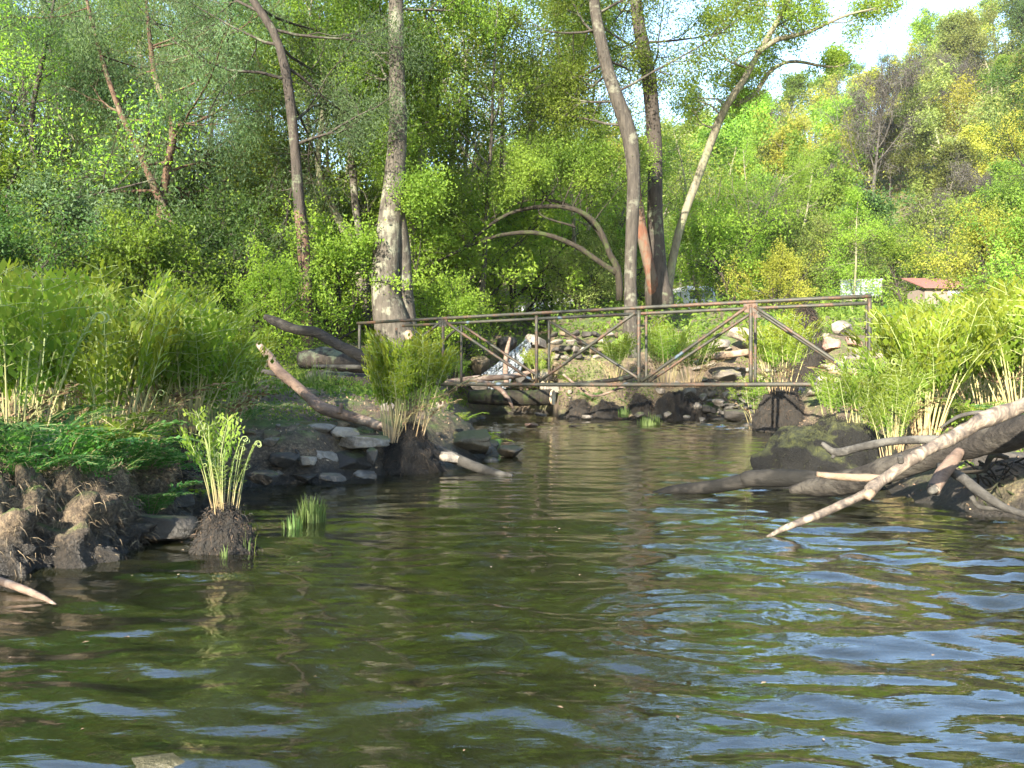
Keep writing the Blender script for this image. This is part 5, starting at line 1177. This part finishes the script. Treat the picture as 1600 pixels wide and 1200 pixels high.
# ------------------------------------------------------------------ vehicles and hut on the far terrace
def boxg(g, a, b, m=0):
    x0, y0, z0 = a; x1, y1, z1 = b
    g.add([(x0, y0, z0), (x1, y0, z0), (x1, y1, z0), (x0, y1, z0), (x0, y0, z1), (x1, y0, z1), (x1, y1, z1), (x0, y1, z1)],
          [[3, 2, 1, 0], [4, 5, 6, 7], [0, 1, 5, 4], [1, 2, 6, 5], [2, 3, 7, 6], [3, 0, 4, 7]], None, m)
def profile_body(prof, w, inset=.12):
    """side profile (y, z, half width factor) loft across the width"""
    g = Geo(); n = len(prof); V = []
    for sx in (-1, -.9, .9, 1):
        for (yy, zz) in prof:
            k = 1.0 if abs(sx) < 1 else .97
            V.append((sx * w / 2 * (1 - inset * max(0, zz - .9) / 1.1), yy, zz if abs(sx) < 1 else zz * .985 + .01))
    Q = []
    for s_ in range(3):
        for q in range(n): Q.append([s_ * n + q, s_ * n + (q + 1) % n, (s_ + 1) * n + (q + 1) % n, (s_ + 1) * n + q])
    g.add(V, Q)
    me = bpy.data.meshes.new('b'); 
    faces = [list(map(int, f)) for f in g.q[0]] + [list(range(n))[::-1], [3 * n + q for q in range(n)]]
    me.from_pydata([tuple(v) for v in V], [], faces); me.update(); return me
def wheels(t, w, ys, r):
    for sx in (-1, 1):
        for yy in ys:
            g = Geo(); tube(g, [(sx * (w / 2 - .2), yy, r), (sx * (w / 2 + .01), yy, r)], r, 18); wo = link('wheel', g.mesh('wheel', [M['rubber']]), t)
            g = Geo(); tube(g, [(sx * (w / 2 - .02), yy, r), (sx * (w / 2 + .02), yy, r)], r * .55, 14); link('rim', g.mesh('rim', [M['mesh_wire']]), wo)
def vehicle(name, label, cat, x, y, rz, prof, w, panes, ys, mat='white', z=None):
    t = thing(name, label, cat, (x, y, Hs(x, y) if z is None else z), rz)
    me = profile_body(prof, w); me.materials.append(M[mat]); link('body', me, t)
    for a, b in panes: g = Geo(); boxg(g, a, b); link('window', g.mesh('window', [M['glass']]), t)
    wheels(t, w, ys, .33)
    g = Geo(); boxg(g, (-w / 2 + .1, prof[0][0] - .06, .38), (w / 2 - .1, prof[0][0] + .05, .55)); link('bumper', g.mesh('bumper', [M['rubber']]), t)
    return t
vanp = [(-2.4, .35), (-2.42, 1.0), (-2.3, 1.9), (-2.2, 2.02), (.9, 2.05), (1.3, 1.9), (1.9, 1.15), (2.4, 1.0), (2.45, .35)]
x, y = (1066 - 800) / FPX * 46, 46
vehicle('white_van', 'white van parked among the trees behind the swollen dark trunk', 'van', x, y, .25, vanp, 1.85, [((-.7, -2.40, 1.25), (.7, -2.34, 1.75)), ((.86, -1.6, 1.3), (.93, -.3, 1.75)), ((-.93, -1.6, 1.3), (-.86, -.3, 1.75))], (-1.5, 1.6))
carp = [(-2.1, .3), (-2.15, .85), (-1.9, 1.0), (-1.4, 1.42), (.2, 1.45), (.9, 1.0), (2.0, .85), (2.1, .3)]
x, y = (872 - 800) / FPX * 42, 42
vehicle('parked_car', 'white car half hidden behind leaves above the stone wall', 'car', x, y, 1.3, carp, 1.7, [((.72, -1.2, 1.02), (.82, .1, 1.34)), ((-.82, -1.2, 1.02), (-.72, .1, 1.34))], (-1.3, 1.3))
# sheet shelter
x, y = (1345 - 800) / FPX * 34, 34
sh = thing('shelter', 'pale blue sheet shelter with wire mesh at the end of the top rail', 'shelter', (x, y, PX(0, 462, 34).z), -.15)
g = Geo(); boxg(g, (-.85, -.02, 0), (.85, .02, .68)); link('sheet', g.mesh('sheet', [M['paleblue']]), sh)
g = Geo(); boxg(g, (-.9, -.05, .68), (.9, 1.3, .72)); link('roof', g.mesh('roof', [M['white']]), sh)
g = Geo()
for q in range(15): boxg(g, (-.85 + q * .12, -.045, -.1), (-.838 + q * .12, -.03, .68))
for q in range(6): boxg(g, (-.85, -.06, q * .12), (.85, -.047, .012 + q * .12))
o = link('wire_mesh', g.mesh('wire_mesh', [M['mesh_wire']]), sh); o['kind'] = 'stuff'
for sx in (-.88, .86):
    g = Geo(); boxg(g, (sx, 0, -1.5), (sx + .05, .05, .68)); link('post', g.mesh('post', [M['bark_dead']]), sh)
# hut
x, y = (1478 - 800) / FPX * 38, 38
hz = PX(0, 461, 38).z
hut = thing('hut', 'low hut with faded red sheet roof above the bright ferns at right', 'hut', (x, y, hz), .1)
g = Geo(); boxg(g, (-1.1, 0, -1.6), (1.1, 1.4, .3)); link('wall', g.mesh('wall', [M['hut_wall']]), hut)
for q in range(8):
    g = Geo(); xa = -1.3 + q * .33
    g.add([(xa, -.25, .30), (xa + .32, -.25, .30), (xa + .32, 1.6, 1.0 + .02 * (q % 2)), (xa, 1.6, 1.0), (xa, -.25, .34), (xa + .32, -.25, .34), (xa + .32, 1.6, 1.04 + .02 * (q % 2)), (xa, 1.6, 1.04)],
          [[3, 2, 1, 0], [4, 5, 6, 7], [0, 1, 5, 4], [1, 2, 6, 5], [2, 3, 7, 6], [3, 0, 4, 7]]); link('roof_sheet', g.mesh('roof_sheet', [M['red_tile']]), hut)
g = Geo(); boxg(g, (.1, -.03, 0), (.9, -.003, .24)); link('white_board', g.mesh('white_board', [M['white']]), hut)

# ------------------------------------------------------------------ warm evening air
s = N('haze'); v = s.n('VolumePrincipled', {'Color': (.93, .96, 1, 1), 'Density': .0002, 'Anisotropy': .1}).outputs[0]
s.t.links.new(v, s.out.inputs[1])
g = Geo(); boxg(g, (-260, -60, -1.6), (320, 330, 110)); hz_ = link('haze', g.mesh('haze', [s.m]), kind='stuff')
